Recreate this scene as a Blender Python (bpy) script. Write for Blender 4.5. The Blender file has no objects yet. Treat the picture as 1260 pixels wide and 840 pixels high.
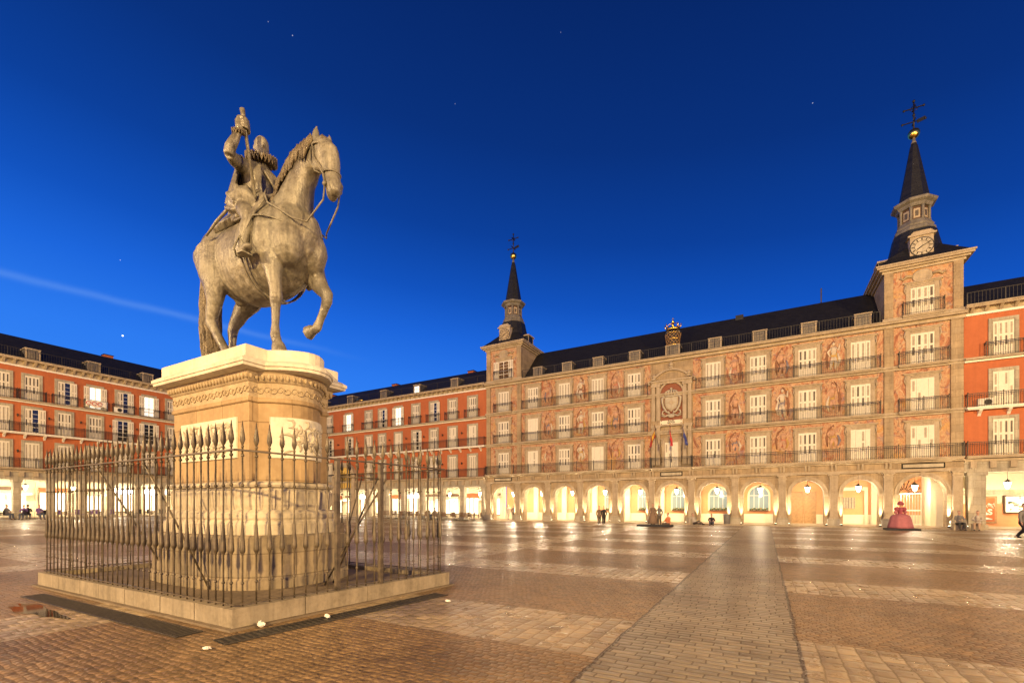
import bpy, bmesh, math, random
from mathutils import Vector, Matrix, noise
PI = math.pi
R = math.radians
random.seed(7)
SC = bpy.context.scene
COL = SC.collection

# ------------------------------------------------------------------ camera
cd = bpy.data.cameras.new('camera')
cam = bpy.data.objects.new('camera', cd)
COL.objects.link(cam)
cam.location = (0, 0, 1.7)
cam.rotation_euler = (R(90), 0, R(29.127))
cd.sensor_width = 36.0
cd.lens = 16.0
cd.shift_y = 0.1607
cd.clip_start = 0.1
cd.clip_end = 3000
SC.camera = cam

# ------------------------------------------------------------------ dusk sky
W = bpy.data.worlds.new('World')
SC.world = W
W.use_nodes = True
wt = W.node_tree
wt.nodes.clear()
def wn(t, **k):
    n = wt.nodes.new(t)
    for a, b in k.items():
        setattr(n, a, b)
    return n
def wmath(op, a, b=None):
    n = wn('ShaderNodeMath', operation=op)
    for i, v in enumerate((a, b)):
        if v is None:
            continue
        if isinstance(v, (int, float)):
            n.inputs[i].default_value = v
        else:
            wt.links.new(v, n.inputs[i])
    return n.outputs[0]
tc = wn('ShaderNodeTexCoord')
sep = wn('ShaderNodeSeparateXYZ')
wt.links.new(tc.outputs['Generated'], sep.inputs[0])
# height above the horizon, brought down towards the side where the sun went under (the west, -X)
west = wmath('MULTIPLY', sep.outputs[0], 0.11)
north = wmath('MULTIPLY', sep.outputs[1], 0.00)
elev = wmath('ADD', wmath('ADD', sep.outputs[2], west), 0.0)
ramp = wn('ShaderNodeValToRGB')
wt.links.new(elev, ramp.inputs[0])
els = ramp.color_ramp.elements
SKY = [(0.00, (0.045, 0.270, 0.98)), (0.18, (0.026, 0.200, 0.88)), (0.28, (0.012, 0.134, 0.72)), (0.36, (0.006, 0.086, 0.52)), (0.46, (0.0036, 0.051, 0.33)),
       (0.58, (0.0028, 0.031, 0.205)), (0.75, (0.002, 0.018, 0.125)), (1.0, (0.0015, 0.010, 0.07))]
els[0].position = SKY[0][0]; els[0].color = SKY[0][1] + (1,)
els[1].position = SKY[-1][0]; els[1].color = SKY[-1][1] + (1,)
for p, c in SKY[1:-1]:
    e = els.new(p); e.color = c + (1,)
# the clear twilight air itself
nishita = wn('ShaderNodeTexSky', sky_type='NISHITA')
nishita.sun_disc = False
nishita.sun_elevation = R(-6)
nishita.sun_rotation = R(-90)
# one faint high contrail low in the west
def dirvec(az, el):
    return Vector((math.sin(az) * math.cos(el), math.cos(az) * math.cos(el), math.sin(el)))
A1 = Vector((-1.4695, 0.3258, 0.513)).normalized(); A2 = Vector((-1.0796, 0.5432, 0.406)).normalized()
AN = A1.cross(A2).normalized()
dt = wn('ShaderNodeVectorMath', operation='DOT_PRODUCT'); dt.inputs[1].default_value = AN
nzs = wn('ShaderNodeTexNoise'); nzs.inputs['Scale'].default_value = 9; nzs.inputs['Detail'].default_value = 4
wt.links.new(tc.outputs['Generated'], nzs.inputs['Vector']); wt.links.new(tc.outputs['Generated'], dt.inputs[0])
dd = wmath('ADD', dt.outputs['Value'], wmath('MULTIPLY', wmath('SUBTRACT', nzs.outputs[0], 0.5), 0.012))
band = wmath('POWER', 2.718, wmath('MULTIPLY', wmath('POWER', wmath('DIVIDE', dd, 0.0052), 2.0), -1.0))
hw = wn('ShaderNodeVectorMath', operation='DOT_PRODUCT'); hw.inputs[1].default_value = A1
wt.links.new(tc.outputs['Generated'], hw.inputs[0])
fade = wn('ShaderNodeMapRange'); fade.inputs[1].default_value = 0.86; fade.inputs[2].default_value = 0.985
fade.interpolation_type = 'SMOOTHSTEP'
wt.links.new(hw.outputs['Value'], fade.inputs[0])
trail = wmath('MULTIPLY', wmath('MULTIPLY', band, fade.outputs[0]), 0.13)
mixt = wn('ShaderNodeMix', data_type='RGBA'); mixt.inputs['B'].default_value = (0.35, 0.62, 1.0, 1)
wt.links.new(trail, mixt.inputs['Factor']); wt.links.new(ramp.outputs[0], mixt.inputs['A'])
# the first planet and a few stars
sky_col = mixt.outputs['Result']
for (px, py), size, br_ in (((151, 413), 0.0011, 3.0), ((360, 44), 0.0007, .4), ((1000, 127), 0.0007, .4), ((148, 320), 0.0006, .5), ((690, 40), 0.0006, .2), ((560, 128), 0.0006, .25), ((330, 27), 0.0006, .25)):
    t_ = (px - 630) / 560
    v_ = Vector((-0.4868 + 0.8735 * t_, 0.8735 + 0.4868 * t_, (622.5 - py) / 560)).normalized()
    ds_ = wn('ShaderNodeVectorMath', operation='DISTANCE'); ds_.inputs[1].default_value = v_; wt.links.new(tc.outputs['Generated'], ds_.inputs[0])
    st_ = wmath('MULTIPLY', wmath('LESS_THAN', ds_.outputs['Value'], size), br_)
    mx_ = wn('ShaderNodeMix', data_type='RGBA', blend_type='ADD'); mx_.inputs['Factor'].default_value = 1.0
    cc_ = wn('ShaderNodeCombineColor')
    for k_ in range(3): wt.links.new(st_, cc_.inputs[k_])
    wt.links.new(sky_col, mx_.inputs['A']); wt.links.new(cc_.outputs[0], mx_.inputs['B']); sky_col = mx_.outputs['Result']
bg = wn('ShaderNodeBackground'); bg.inputs[1].default_value = 1.0
bg2 = wn('ShaderNodeBackground'); bg2.inputs[1].default_value = 0.03
wt.links.new(sky_col, bg.inputs[0]); wt.links.new(nishita.outputs[0], bg2.inputs[0])
adds = wn('ShaderNodeAddShader'); wo = wn('ShaderNodeOutputWorld')
wt.links.new(bg.outputs[0], adds.inputs[0]); wt.links.new(bg2.outputs[0], adds.inputs[1])
wt.links.new(adds.outputs[0], wo.inputs[0])

SC.view_settings.view_transform = 'Standard'
SC.view_settings.look = 'None'
SC.view_settings.exposure = 0
SC.view_settings.gamma = 1
SC.render.engine = 'CYCLES'
SC.cycles.max_bounces = 6
SC.cycles.diffuse_bounces = 3
SC.cycles.glossy_bounces = 3
SC.cycles.transmission_bounces = 4
SC.cycles.sample_clamp_indirect = 4
SC.cycles.use_denoising = True
SC.cycles.use_light_tree = True

# ------------------------------------------------------------------ the tall lamps of the square, behind and beside the photographer
def lamp(kind, loc, power, col, radius=0.2, target=None, cone=60, blend=0.5):
    d = bpy.data.lights.new(kind, 'SPOT' if target else 'POINT')
    d.energy = power; d.color = col; d.shadow_soft_size = radius
    o = bpy.data.objects.new(kind, d); COL.objects.link(o); o.location = loc
    if target:
        o.rotation_euler = (Vector(target) - Vector(loc)).to_track_quat('-Z', 'Y').to_euler()
        d.spot_size = R(cone); d.spot_blend = blend
    return o
WARM = (1.0, 0.665, 0.275)
WARM2 = (1.0, 0.80, 0.52)
for loc, p in (((14, -42, 20), 236000), ((-40, -30, 18), 118000), ((38, 4, 15), 80000)):
    lamp('street_lamp_light', loc, p, WARM, 0.6)

# ------------------------------------------------------------------ materials
MATS = {}
class MT:
    def __init__(s, name):
        s.m = bpy.data.materials.new(name); s.m.use_nodes = True
        s.t = s.m.node_tree; s.b = s.t.nodes['Principled BSDF']; MATS[name] = s.m
        s.pos = None
    def n(s, t, **k):
        x = s.t.nodes.new(t)
        for a, b in k.items():
            setattr(x, a, b)
        return x
    def l(s, a, b): s.t.links.new(a, b)
    def coord(s, kind='Object', scale=None):
        c = s.n('ShaderNodeTexCoord').outputs[kind]
        if kind == 'World':
            pass
        if scale:
            m = s.n('ShaderNodeMapping'); m.inputs['Scale'].default_value = scale
            s.l(c, m.inputs[0]); return m.outputs[0]
        return c
    def world(s, scale=None):
        c = s.n('ShaderNodeNewGeometry').outputs['Position']
        if scale:
            m = s.n('ShaderNodeMapping'); m.inputs['Scale'].default_value = scale
            s.l(c, m.inputs[0]); return m.outputs[0]
        return c
    def noise(s, vec, scale, detail=4, rough=0.55, dist=0):
        x = s.n('ShaderNodeTexNoise'); x.inputs['Scale'].default_value = scale; x.inputs['Detail'].default_value = detail
        x.inputs['Roughness'].default_value = rough; x.inputs['Distortion'].default_value = dist
        s.l(vec, x.inputs['Vector']); return x
    def ramp(s, fac, stops):
        x = s.n('ShaderNodeValToRGB'); s.l(fac, x.inputs[0])
        e = x.color_ramp.elements
        e[0].position = stops[0][0]; e[0].color = tuple(stops[0][1]) + (1,)
        e[1].position = stops[-1][0]; e[1].color = tuple(stops[-1][1]) + (1,)
        for p, c in stops[1:-1]:
            q = e.new(p); q.color = tuple(c) + (1,)
        return x.outputs[0]
    def mix(s, fac, a, b, mode='MIX'):
        x = s.n('ShaderNodeMix', data_type='RGBA', blend_type=mode)
        for k, v in (('Factor', fac), ('A', a), ('B', b)):
            i = x.inputs[k]
            if isinstance(v, (int, float)): i.default_value = v
            elif isinstance(v, tuple): i.default_value = v if len(v) == 4 else v + (1,)
            else: s.l(v, i)
        return x.outputs['Result']
    def math(s, op, a, b=None, clamp=False):
        x = s.n('ShaderNodeMath', operation=op); x.use_clamp = clamp
        for i, v in enumerate((a, b)):
            if v is None: continue
            if isinstance(v, (int, float)): x.inputs[i].default_value = v
            else: s.l(v, x.inputs[i])
        return x.outputs[0]
    def set(s, **k):
        for a, v in k.items():
            i = s.b.inputs[{'col': 'Base Color', 'rough': 'Roughness', 'metal': 'Metallic', 'spec': 'Specular IOR Level', 'emit': 'Emission Color', 'es': 'Emission Strength', 'alpha': 'Alpha', 'trans': 'Transmission Weight', 'coat': 'Coat Weight'}[a]]
            if isinstance(v, (int, float)): i.default_value = v
            elif isinstance(v, tuple): i.default_value = v if len(v) == 4 else v + (1,)
            else: s.l(v, i)
        return s
    def bump(s, h, strength=0.3, dist=0.02):
        x = s.n('ShaderNodeBump'); x.inputs['Strength'].default_value = strength; x.inputs['Distance'].default_value = dist
        s.l(h, x.inputs['Height']); s.l(x.outputs[0], s.b.inputs['Normal']); return x

def stone(name, c0, c1, c2, scale=1.2, rough=0.8, bump=0.25, blocks=None, streak=0.0, bdist=0.02):
    m = MT(name); w = m.world()
    a = m.noise(w, scale, 6, 0.6); b = m.noise(w, scale * 9, 4, 0.6)
    f = m.math('ADD', m.math('MULTIPLY', a.outputs[0], 0.65), m.math('MULTIPLY', b.outputs[0], 0.35))
    c = m.ramp(f, [(0.32, c0), (0.5, c1), (0.68, c2)])
    h = b.outputs[0]
    if blocks:
        bw, bh = blocks
        sp = m.n('ShaderNodeSeparateXYZ'); m.l(w, sp.inputs[0])
        cb = m.n('ShaderNodeCombineXYZ')
        m.l(m.math('ADD', sp.outputs[0], sp.outputs[1]), cb.inputs[0]); m.l(sp.outputs[2], cb.inputs[1])
        br = m.n('ShaderNodeTexBrick'); br.inputs['Scale'].default_value = 1.0
        br.inputs['Brick Width'].default_value = bw; br.inputs['Row Height'].default_value = bh
        br.inputs['Mortar Size'].default_value = 0.012; br.inputs['Mortar Smooth'].default_value = 0.3
        br.inputs['Color1'].default_value = (0.84, 0.84, 0.84, 1); br.inputs['Color2'].default_value = (1.08, 1.06, 1.02, 1)
        br.inputs['Mortar'].default_value = (0.62, 0.58, 0.52, 1)
        m.l(cb.outputs[0], br.inputs['Vector'])
        c = m.mix(1.0, c, br.outputs['Color'], 'MULTIPLY')
        h = m.math('SUBTRACT', m.math('MULTIPLY', h, 0.4), br.outputs['Fac'])
    if streak:
        sv = m.world((5.0, 5.0, 0.35)); st = m.noise(sv, 1.0, 5, 0.65)
        k = m.ramp(st.outputs[0], [(0.35, (1 - streak,) * 3), (0.6, (1, 1, 1))])
        c = m.mix(1.0, c, k, 'MULTIPLY')
    m.set(col=c, rough=rough); m.bump(h, bump, bdist)
    return m.m
def plain(name, col, rough=0.6, metal=0.0, var=0.12, scale=6.0, es=0.0, emit=None, bump=0.1):
    m = MT(name); w = m.world(); a = m.noise(w, scale, 5, 0.6)
    lo = tuple(x * (1 - var * 1.5) for x in col); hi = tuple(min(1, x * (1 + var)) for x in col)
    m.set(col=m.ramp(a.outputs[0], [(0.3, lo), (0.7, hi)]), rough=rough, metal=metal)
    if es: m.set(emit=emit or col, es=es)
    if bump: m.bump(m.noise(w, scale * 5, 3).outputs[0], bump, 0.01)
    return m.m
def glow(name, col, strength):
    m = MT(name); m.set(col=(0.8, 0.8, 0.8), emit=col, es=strength, rough=0.4); return m.m

stone('facade_stone', (0.27, 0.195, 0.115), (0.385, 0.288, 0.176), (0.46, 0.355, 0.23), 0.9, blocks=(1.1, 0.52), streak=0.22)
stone('trim_stone', (0.30, 0.232, 0.152), (0.42, 0.335, 0.228), (0.49, 0.40, 0.285), 1.6, streak=0.18)
stone('grey_stone', (0.30, 0.265, 0.20), (0.40, 0.355, 0.275), (0.48, 0.43, 0.34), 1.4, blocks=(0.9, 0.6), streak=0.2)
stone('lantern_stone', (0.12, 0.105, 0.085), (0.19, 0.17, 0.14), (0.26, 0.235, 0.195), 1.6, streak=0.3)
stone('clock_stone', (0.34, 0.29, 0.21), (0.44, 0.385, 0.29), (0.50, 0.44, 0.34), 1.6)
plain('niche_red', (0.24, 0.085, 0.045), .8)
stone('cap_stone', (0.47, 0.42, 0.32), (0.63, 0.57, 0.455), (0.72, 0.66, 0.54), 1.3, streak=0.15, bump=0.2)
stone('pale_limestone', (0.31, 0.258, 0.178), (0.46, 0.395, 0.288), (0.56, 0.495, 0.38), 1.3, streak=0.22, bump=0.3)
stone('ochre_sandstone', (0.28, 0.185, 0.092), (0.37, 0.255, 0.135), (0.44, 0.32, 0.18), 1.1, blocks=(0.95, 0.55), streak=0.2)
stone('carved_sandstone', (0.28, 0.205, 0.118), (0.40, 0.305, 0.185), (0.48, 0.38, 0.245), 2.2, streak=0.15, bump=0.4)
stone('plinth_stone', (0.17, 0.132, 0.084), (0.27, 0.215, 0.144), (0.34, 0.28, 0.196), 1.2, blocks=(1.1, 0.42), streak=0.35)
stone('kerb_stone', (0.17, 0.135, 0.09), (0.265, 0.215, 0.15), (0.33, 0.275, 0.20), 1.8, streak=0.3)
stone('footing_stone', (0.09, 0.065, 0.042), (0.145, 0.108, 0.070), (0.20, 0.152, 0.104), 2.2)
stone('red_plaster', (0.36, 0.098, 0.032), (0.42, 0.118, 0.040), (0.48, 0.142, 0.050), 0.35, bump=0.08, streak=0.10)
stone('salmon_plaster', (0.62, 0.27, 0.13), (0.68, 0.31, 0.15), (0.72, 0.345, 0.18), 0.6, bump=0.05)
stone('cream_plaster', (0.66, 0.59, 0.43), (0.72, 0.645, 0.48), (0.76, 0.69, 0.53), 0.7, bump=0.05)
stone('render_plaster', (0.40, 0.34, 0.28), (0.50, 0.44, 0.37), (0.58, 0.52, 0.44), 1.5, bump=0.3, streak=0.25)
plain('white_paint', (0.74, 0.70, 0.61), 0.55, var=0.05)
plain('shutter_paint', (0.70, 0.64, 0.52), 0.55, var=0.05)
plain('louvre_paint', (0.36, 0.31, 0.235), 0.6, var=0.15)
plain('louvre_dark', (0.10, 0.08, 0.06), 0.6, var=0.2)
m = MT('slate'); w = m.world(); sp0 = m.n('ShaderNodeSeparateXYZ'); m.l(w, sp0.inputs[0]); cb0 = m.n('ShaderNodeCombineXYZ')
m.l(m.math('ADD', sp0.outputs[0], sp0.outputs[1]), cb0.inputs[0]); m.l(sp0.outputs[2], cb0.inputs[1])
br0 = m.n('ShaderNodeTexBrick'); br0.inputs['Scale'].default_value = 1; br0.inputs['Brick Width'].default_value = .32; br0.inputs['Row Height'].default_value = .16; br0.inputs['Mortar Size'].default_value = .012
br0.inputs['Color1'].default_value = (.006, .006, .008, 1); br0.inputs['Color2'].default_value = (.013, .013, .016, 1); br0.inputs['Mortar'].default_value = (.002, .002, .003, 1)
m.l(cb0.outputs[0], br0.inputs['Vector']); m.set(col=br0.outputs['Color'], rough=0.6); m.bump(m.math('MULTIPLY', br0.outputs['Fac'], -1.0), 0.5, 0.02)
plain('dormer_zinc', (0.13, 0.12, 0.11), 0.6, var=0.15)
plain('black_iron', (0.028, 0.024, 0.020), 0.5, metal=0.2, var=0.3, scale=20)
plain('cross_iron', (0.012, 0.012, 0.014), 0.5, metal=0.2)
plain('attic_pane', (0.20, 0.165, 0.12), 0.5, var=0.2)
plain('dark_wood', (0.10, 0.055, 0.03), 0.6, var=0.3, scale=8)
plain('door_wood', (0.34, 0.20, 0.09), 0.55, var=0.2, scale=5)
plain('dark_fabric', (0.03, 0.028, 0.032), 0.9)
plain('skin', (0.46, 0.27, 0.19), 0.6, var=0.05)
plain('gold_leaf', (0.85, 0.52, 0.12), 0.28, metal=1.0, var=0.1, bump=0.05)
plain('paper', (0.78, 0.76, 0.70), 0.8, var=0.04)
plain('drain_iron', (0.06, 0.05, 0.04), 0.55, metal=0.4, var=0.3, scale=20)
plain('drain_dark', (0.012, 0.010, 0.008), 0.9)
plain('steel', (0.45, 0.43, 0.40), 0.35, metal=0.8)
plain('bin_grey', (0.16, 0.15, 0.14), 0.5)
glow('lamp_glass', (1.0, 0.83, 0.55), 22)
glow('shop_light', (1.0, 0.80, 0.50), 1.7)
glow('room_light', (1.0, 0.90, 0.72), 1.3)
glow('sign_light', (0.86, 0.9, 1.0), 5.0)
m = MT('window_glass'); m.set(col=(0.02, 0.022, 0.025), rough=0.06, spec=0.8)
m = MT('blue_glass'); m.set(col=(0.22, 0.29, 0.31), rough=0.1, spec=0.8)
# painted facade: figures and scrolls in faded reds, ochres and creams
m = MT('painted_mural'); w = m.world()
wv = m.world((0.9, 0.9, 0.55))
n1 = m.noise(wv, 1.3, 2, 0.5, 1.6); n2 = m.noise(wv, 3.4, 4, 0.6, 1.2); n3 = m.noise(w, 0.7, 2, 0.5, 0.5)
c = m.ramp(n1.outputs[0], [(0.28, (0.27, 0.105, 0.055)), (0.38, (0.40, 0.190, 0.105)), (0.45, (0.47, 0.315, 0.185)), (0.50, (0.43, 0.225, 0.13)), (0.56, (0.48, 0.345, 0.21)), (0.63, (0.41, 0.195, 0.105)), (0.72, (0.36, 0.16, 0.085))])
k = m.ramp(n2.outputs[0], [(0.36, (0.45, 0.40, 0.42)), (0.45, (0.95, 0.92, 0.88)), (0.52, (1.15, 1.12, 1.08)), (0.57, (0.72, 0.62, 0.55)), (0.66, (1.25, 1.25, 1.2))])
c = m.mix(0.8, c, k, 'MULTIPLY')
och = m.ramp(n3.outputs[0], [(0.58, (0, 0, 0)), (0.70, (1, 1, 1))])
c = m.mix(m.math('MULTIPLY', och, 0.5), c, (0.52, 0.30, 0.07))
n4 = m.noise(w, 1.9, 2, 0.5, 1.0)
bl = m.ramp(n4.outputs[0], [(0.60, (0, 0, 0)), (0.68, (1, 1, 1))])
c = m.mix(m.math('MULTIPLY', bl, 0.45), c, (0.20, 0.17, 0.22))
m.set(col=c, rough=0.8)
# bronze with a brown-gold patina
m = MT('bronze'); w = m.world(); sv = m.world((3.0, 3.0, 0.55))
a = m.noise(w, 1.6, 6, 0.6); b = m.noise(sv, 2.2, 5, 0.65); d = m.noise(w, 14, 4, 0.6)
f = m.math('ADD', m.math('MULTIPLY', a.outputs[0], 0.5), m.math('MULTIPLY', b.outputs[0], 0.5))
c = m.ramp(f, [(0.30, (0.062, 0.052, 0.038)), (0.44, (0.150, 0.131, 0.099)), (0.56, (0.245, 0.220, 0.170)), (0.68, (0.40, 0.37, 0.30))])
ds = m.ramp(d.outputs[0], [(0.30, (0.6, 0.58, 0.55)), (0.48, (1, 1, 1))])
c = m.mix(1.0, c, ds, 'MULTIPLY')
vs = m.noise(m.world((7.0, 7.0, 0.30)), 1.0, 6, 0.7, 0.3)
vk = m.ramp(vs.outputs[0], [(0.30, (0.42, 0.42, 0.40)), (0.46, (0.88, 0.88, 0.88)), (0.56, (1.0, 1.0, 1.0)), (0.68, (1.40, 1.38, 1.32))])
c = m.mix(1.0, c, vk, 'MULTIPLY')
gr = m.noise(w, 0.9, 4, 0.6); gk = m.ramp(gr.outputs[0], [(0.48, (0, 0, 0)), (0.62, (1, 1, 1))])
c = m.mix(m.math('MULTIPLY', gk, 0.35), c, (0.15, 0.145, 0.112))
rr_ = m.ramp(a.outputs[0], [(0.35, (0.34,) * 3), (0.65, (0.58,) * 3)])
m.set(col=c, rough=rr_, metal=0.12); m.bump(m.math('ADD', d.outputs[0], m.math('MULTIPLY', b.outputs[0], 1.5)), 0.45, 0.03)
m = MT('bronze_hair'); w = m.world(); a = m.noise(m.world((2.0, 2.0, 0.7)), 6, 5, 0.6, 1.2)
c = m.ramp(a.outputs[0], [(0.35, (0.055, 0.040, 0.024)), (0.5, (0.125, 0.094, 0.057)), (0.65, (0.19, 0.148, 0.093))])
m.set(col=c, rough=0.55, metal=0.15); m.bump(a.outputs[0], 0.9, 0.08)
m = MT('fence_iron'); w = m.world(); a = m.noise(w, 7, 5, 0.6)
m.set(col=m.ramp(a.outputs[0], [(0.32, (0.050, 0.038, 0.024)), (0.5, (0.098, 0.074, 0.047)), (0.68, (0.150, 0.115, 0.075))]), rough=0.45, metal=0.25); m.bump(a.outputs[0], 0.2, 0.01)

# ------------------------------------------------------------------ mesh builder
class MB:
    def __init__(s):
        s.v = []; s.f = []; s.mi = []; s.sm = []; s.mats = []; s.M = Matrix.Identity(4)
    def mid(s, m):
        if m not in s.mats: s.mats.append(m)
        return s.mats.index(m)
    def add(s, vs, fs, m, smooth=False):
        o = len(s.v); k = s.mid(m)
        s.v += [tuple(s.M @ Vector(p)) for p in vs]
        for f in fs:
            s.f.append([i + o for i in f]); s.mi.append(k); s.sm.append(smooth)
        return s
    def box(s, x0, x1, y0, y1, z0, z1, m):
        if x0 > x1: x0, x1 = x1, x0
        if y0 > y1: y0, y1 = y1, y0
        v = [(x, y, z) for z in (z0, z1) for y in (y0, y1) for x in (x0, x1)]
        return s.add(v, [(0, 2, 3, 1), (4, 5, 7, 6), (0, 1, 5, 4), (2, 6, 7, 3), (0, 4, 6, 2), (1, 3, 7, 5)], m)
    def prism(s, poly, z0, z1, m, axis='z', smooth=False):
        n = len(poly)
        if axis == 'z': P = lambda p, q: (p[0], p[1], q)
        elif axis == 'y': P = lambda p, q: (p[0], q, p[1])
        else: P = lambda p, q: (q, p[0], p[1])
        v = [P(p, z0) for p in poly] + [P(p, z1) for p in poly]
        fs = [(i, (i + 1) % n, (i + 1) % n + n, i + n) for i in range(n)]
        s.add(v, fs, m, smooth)
        o = len(s.v) - 2 * n; k = s.mid(m)
        s.f += [list(range(o + n - 1, o - 1, -1)), list(range(o + n, o + 2 * n))]
        s.mi += [k, k]; s.sm += [False, False]
        return s
    def loft(s, rings, m, caps=True, smooth=True):
        n = len(rings[0]); vs = [p for r in rings for p in r]; fs = []
        for j in range(len(rings) - 1):
            for i in range(n):
                a = j * n + i; b = j * n + (i + 1) % n
                fs.append((a, b, b + n, a + n))
        s.add(vs, fs, m, smooth)
        if caps:
            o = len(s.v) - len(vs); k = s.mid(m)
            s.f += [list(range(o + n - 1, o - 1, -1)), list(range(o + len(vs) - n, o + len(vs)))]
            s.mi += [k, k]; s.sm += [False, False]
        return s
    def lathe(s, prof, n, m, c=(0, 0, 0), smooth=True, ph=0.0, sx=1, sy=1):
        return s.loft([[(c[0] + sx * r * math.cos(2 * PI * i / n + ph), c[1] + sy * r * math.sin(2 * PI * i / n + ph), c[2] + z) for i in range(n)] for r, z in prof], m, True, smooth)
    def tube(s, pts, rad, m, n=10, side=(0, 1, 0), caps=True, smooth=True, closed=False):
        # rad: number or list of numbers / (a, b): a along side, b across it
        pts = [Vector(p) for p in pts]; N = len(pts); rings = []
        if isinstance(rad, (int, float)): rad = [rad] * N
        sd = Vector(side)
        for i, p in enumerate(pts):
            if closed: t = pts[(i + 1) % N] - pts[i - 1]
            else: t = pts[min(i + 1, N - 1)] - pts[max(i - 1, 0)]
            t.normalize()
            a = sd - t * sd.dot(t)
            if a.length < 1e-3: a = Vector((1, 0, 0)) - t * t.x
            if a.length < 1e-3: a = Vector((0, 0, 1)) - t * t.z
            a.normalize(); b = t.cross(a)
            ra, rb = rad[i] if isinstance(rad[i], tuple) else (rad[i], rad[i])
            rings.append([tuple(p + a * ra * math.cos(2 * PI * k / n) + b * rb * math.sin(2 * PI * k / n)) for k in range(n)])
        if closed: rings.append(rings[0]); caps = False
        return s.loft(rings, m, caps, smooth)
    def ball(s, c, r, m, n=12, sx=1, sy=1, sz=1):
        prof = []
        h = n // 2
        for j in range(h + 1):
            a = -PI / 2 + PI * j / h
            prof.append((max(1e-4, r * math.cos(a)), r * math.sin(a) * sz))
        return s.lathe(prof, n, m, c, True, 0, sx, sy)
    def mesh(s, name):
        me = bpy.data.meshes.new(name)
        me.from_pydata(s.v, [], s.f)
        for m in s.mats: me.materials.append(MATS[m])
        me.polygons.foreach_set('material_index', s.mi); me.polygons.foreach_set('use_smooth', s.sm)
        bm = bmesh.new(); bm.from_mesh(me); bmesh.ops.recalc_face_normals(bm, faces=bm.faces); bm.to_mesh(me); bm.free()
        me.update(); return me
    def build(s, name, parent=None, loc=(0, 0, 0), rz=0):
        return link(name, s.mesh(name), parent, loc, rz)
def link(name, me, parent=None, loc=(0, 0, 0), rz=0):
    o = bpy.data.objects.new(name, me); COL.objects.link(o)
    o.location = loc; o.rotation_euler = (0, 0, rz)
    if parent: o.parent = parent
    return o
def tag(o, label, cat, group=None):
    o['label'] = label; o['category'] = cat
    if group: o['group'] = group
    return o
def thing(name, label, cat, loc=(0, 0, 0), rz=0, group=None):
    return tag(link(name, None, None, loc, rz), label, cat, group)
def kids(o): return [c for c in bpy.data.objects if c.parent == o]
def dup(o, loc=None, rz=None, label=None, parent=None):
    c = o.copy(); COL.objects.link(c)
    if parent: c.parent = parent
    if loc is not None: c.location = loc
    if rz is not None: c.rotation_euler = (0, 0, rz)
    if label: c['label'] = label
    for k in o.children: dup(k, parent=c)
    return c
def remesh(mb, name, voxel, smooth=3, mat=None, chase=0.0):
    me = mb.mesh(name + '_src'); o = bpy.data.objects.new('tmp', me); COL.objects.link(o)
    md = o.modifiers.new('r', 'REMESH'); md.mode = 'VOXEL'; md.voxel_size = voxel; md.use_smooth_shade = True
    if smooth:
        sm = o.modifiers.new('s', 'SMOOTH'); sm.factor = 0.5; sm.iterations = smooth
    dg = bpy.context.evaluated_depsgraph_get()
    out = bpy.data.meshes.new_from_object(o.evaluated_get(dg))
    out.name = name
    bpy.data.objects.remove(o); bpy.data.meshes.remove(me)
    out.materials.clear()
    if chase:                                        # uneven cast and chased surface
        moved = []
        for p, nn in [(v.co.copy(), v.normal.copy()) for v in out.vertices]:
            moved += list(p + nn * (noise.noise(p * 3.1) * chase + noise.noise(p * 8.0 + Vector((5, 1, 2))) * chase * 0.45))
        out.vertices.foreach_set('co', moved)
    if mat: out.materials.append(MATS[mat])
    out.polygons.foreach_set('use_smooth', [True] * len(out.polygons))
    return out
def text(body, size, m, extrude=0.01, align='CENTER', bold=0.0):
    cu = bpy.data.curves.new('lettering', 'FONT'); cu.body = body; cu.size = size; cu.extrude = extrude; cu.align_x = align; cu.align_y = 'CENTER'
    cu.offset = bold; cu.space_line = 0.85
    o = bpy.data.objects.new('tmp', cu); COL.objects.link(o)
    dg = bpy.context.evaluated_depsgraph_get(); me = bpy.data.meshes.new_from_object(o.evaluated_get(dg))
    bpy.data.objects.remove(o); me.name = 'lettering'; me.materials.clear(); me.materials.append(MATS[m])
    me.transform(Matrix.Rotation(PI / 2, 4, 'X')); return me
# ------------------------------------------------------------------ the paved square (rises gently towards the west range)
m = MT('paving'); w = m.n('ShaderNodeNewGeometry').outputs['Position']
wob = m.noise(w, 1.1, 3, 0.5); wob2 = m.noise(w, 7.0, 2, 0.5)
vm = m.n('ShaderNodeVectorMath', operation='MULTIPLY_ADD'); vm.inputs[1].default_value = (0.10, 0.10, 0); vm.inputs[2].default_value = (0, 0, 0)
m.l(wob.outputs['Color'], vm.inputs[0])
vm2 = m.n('ShaderNodeVectorMath', operation='MULTIPLY_ADD'); vm2.inputs[1].default_value = (0.035, 0.035, 0)
m.l(wob2.outputs['Color'], vm2.inputs[0]); m.l(vm.outputs[0], vm2.inputs[2])
va = m.n('ShaderNodeVectorMath', operation='ADD'); m.l(w, va.inputs[0]); m.l(vm2.outputs[0], va.inputs[1])
sp = m.n('ShaderNodeSeparateXYZ'); m.l(va.outputs[0], sp.inputs[0])
X, Y = sp.outputs[0], sp.outputs[1]
def band(v, period, lo, hi):
    k = m.math('FRACT', m.math('DIVIDE', m.math('ADD', v, 1000 * period - lo), period))
    return m.math('LESS_THAN', k, (hi - lo) / period)
cross = band(Y, 5.6, 5.0, 6.85)      # pale bands across the square
longi = band(X, 8.75, -1.30, 0.42)   # long strips towards the painted front
mainp = m.math('MULTIPLY', m.math('GREATER_THAN', X, -1.58), m.math('LESS_THAN', X, 0.42))
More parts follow.
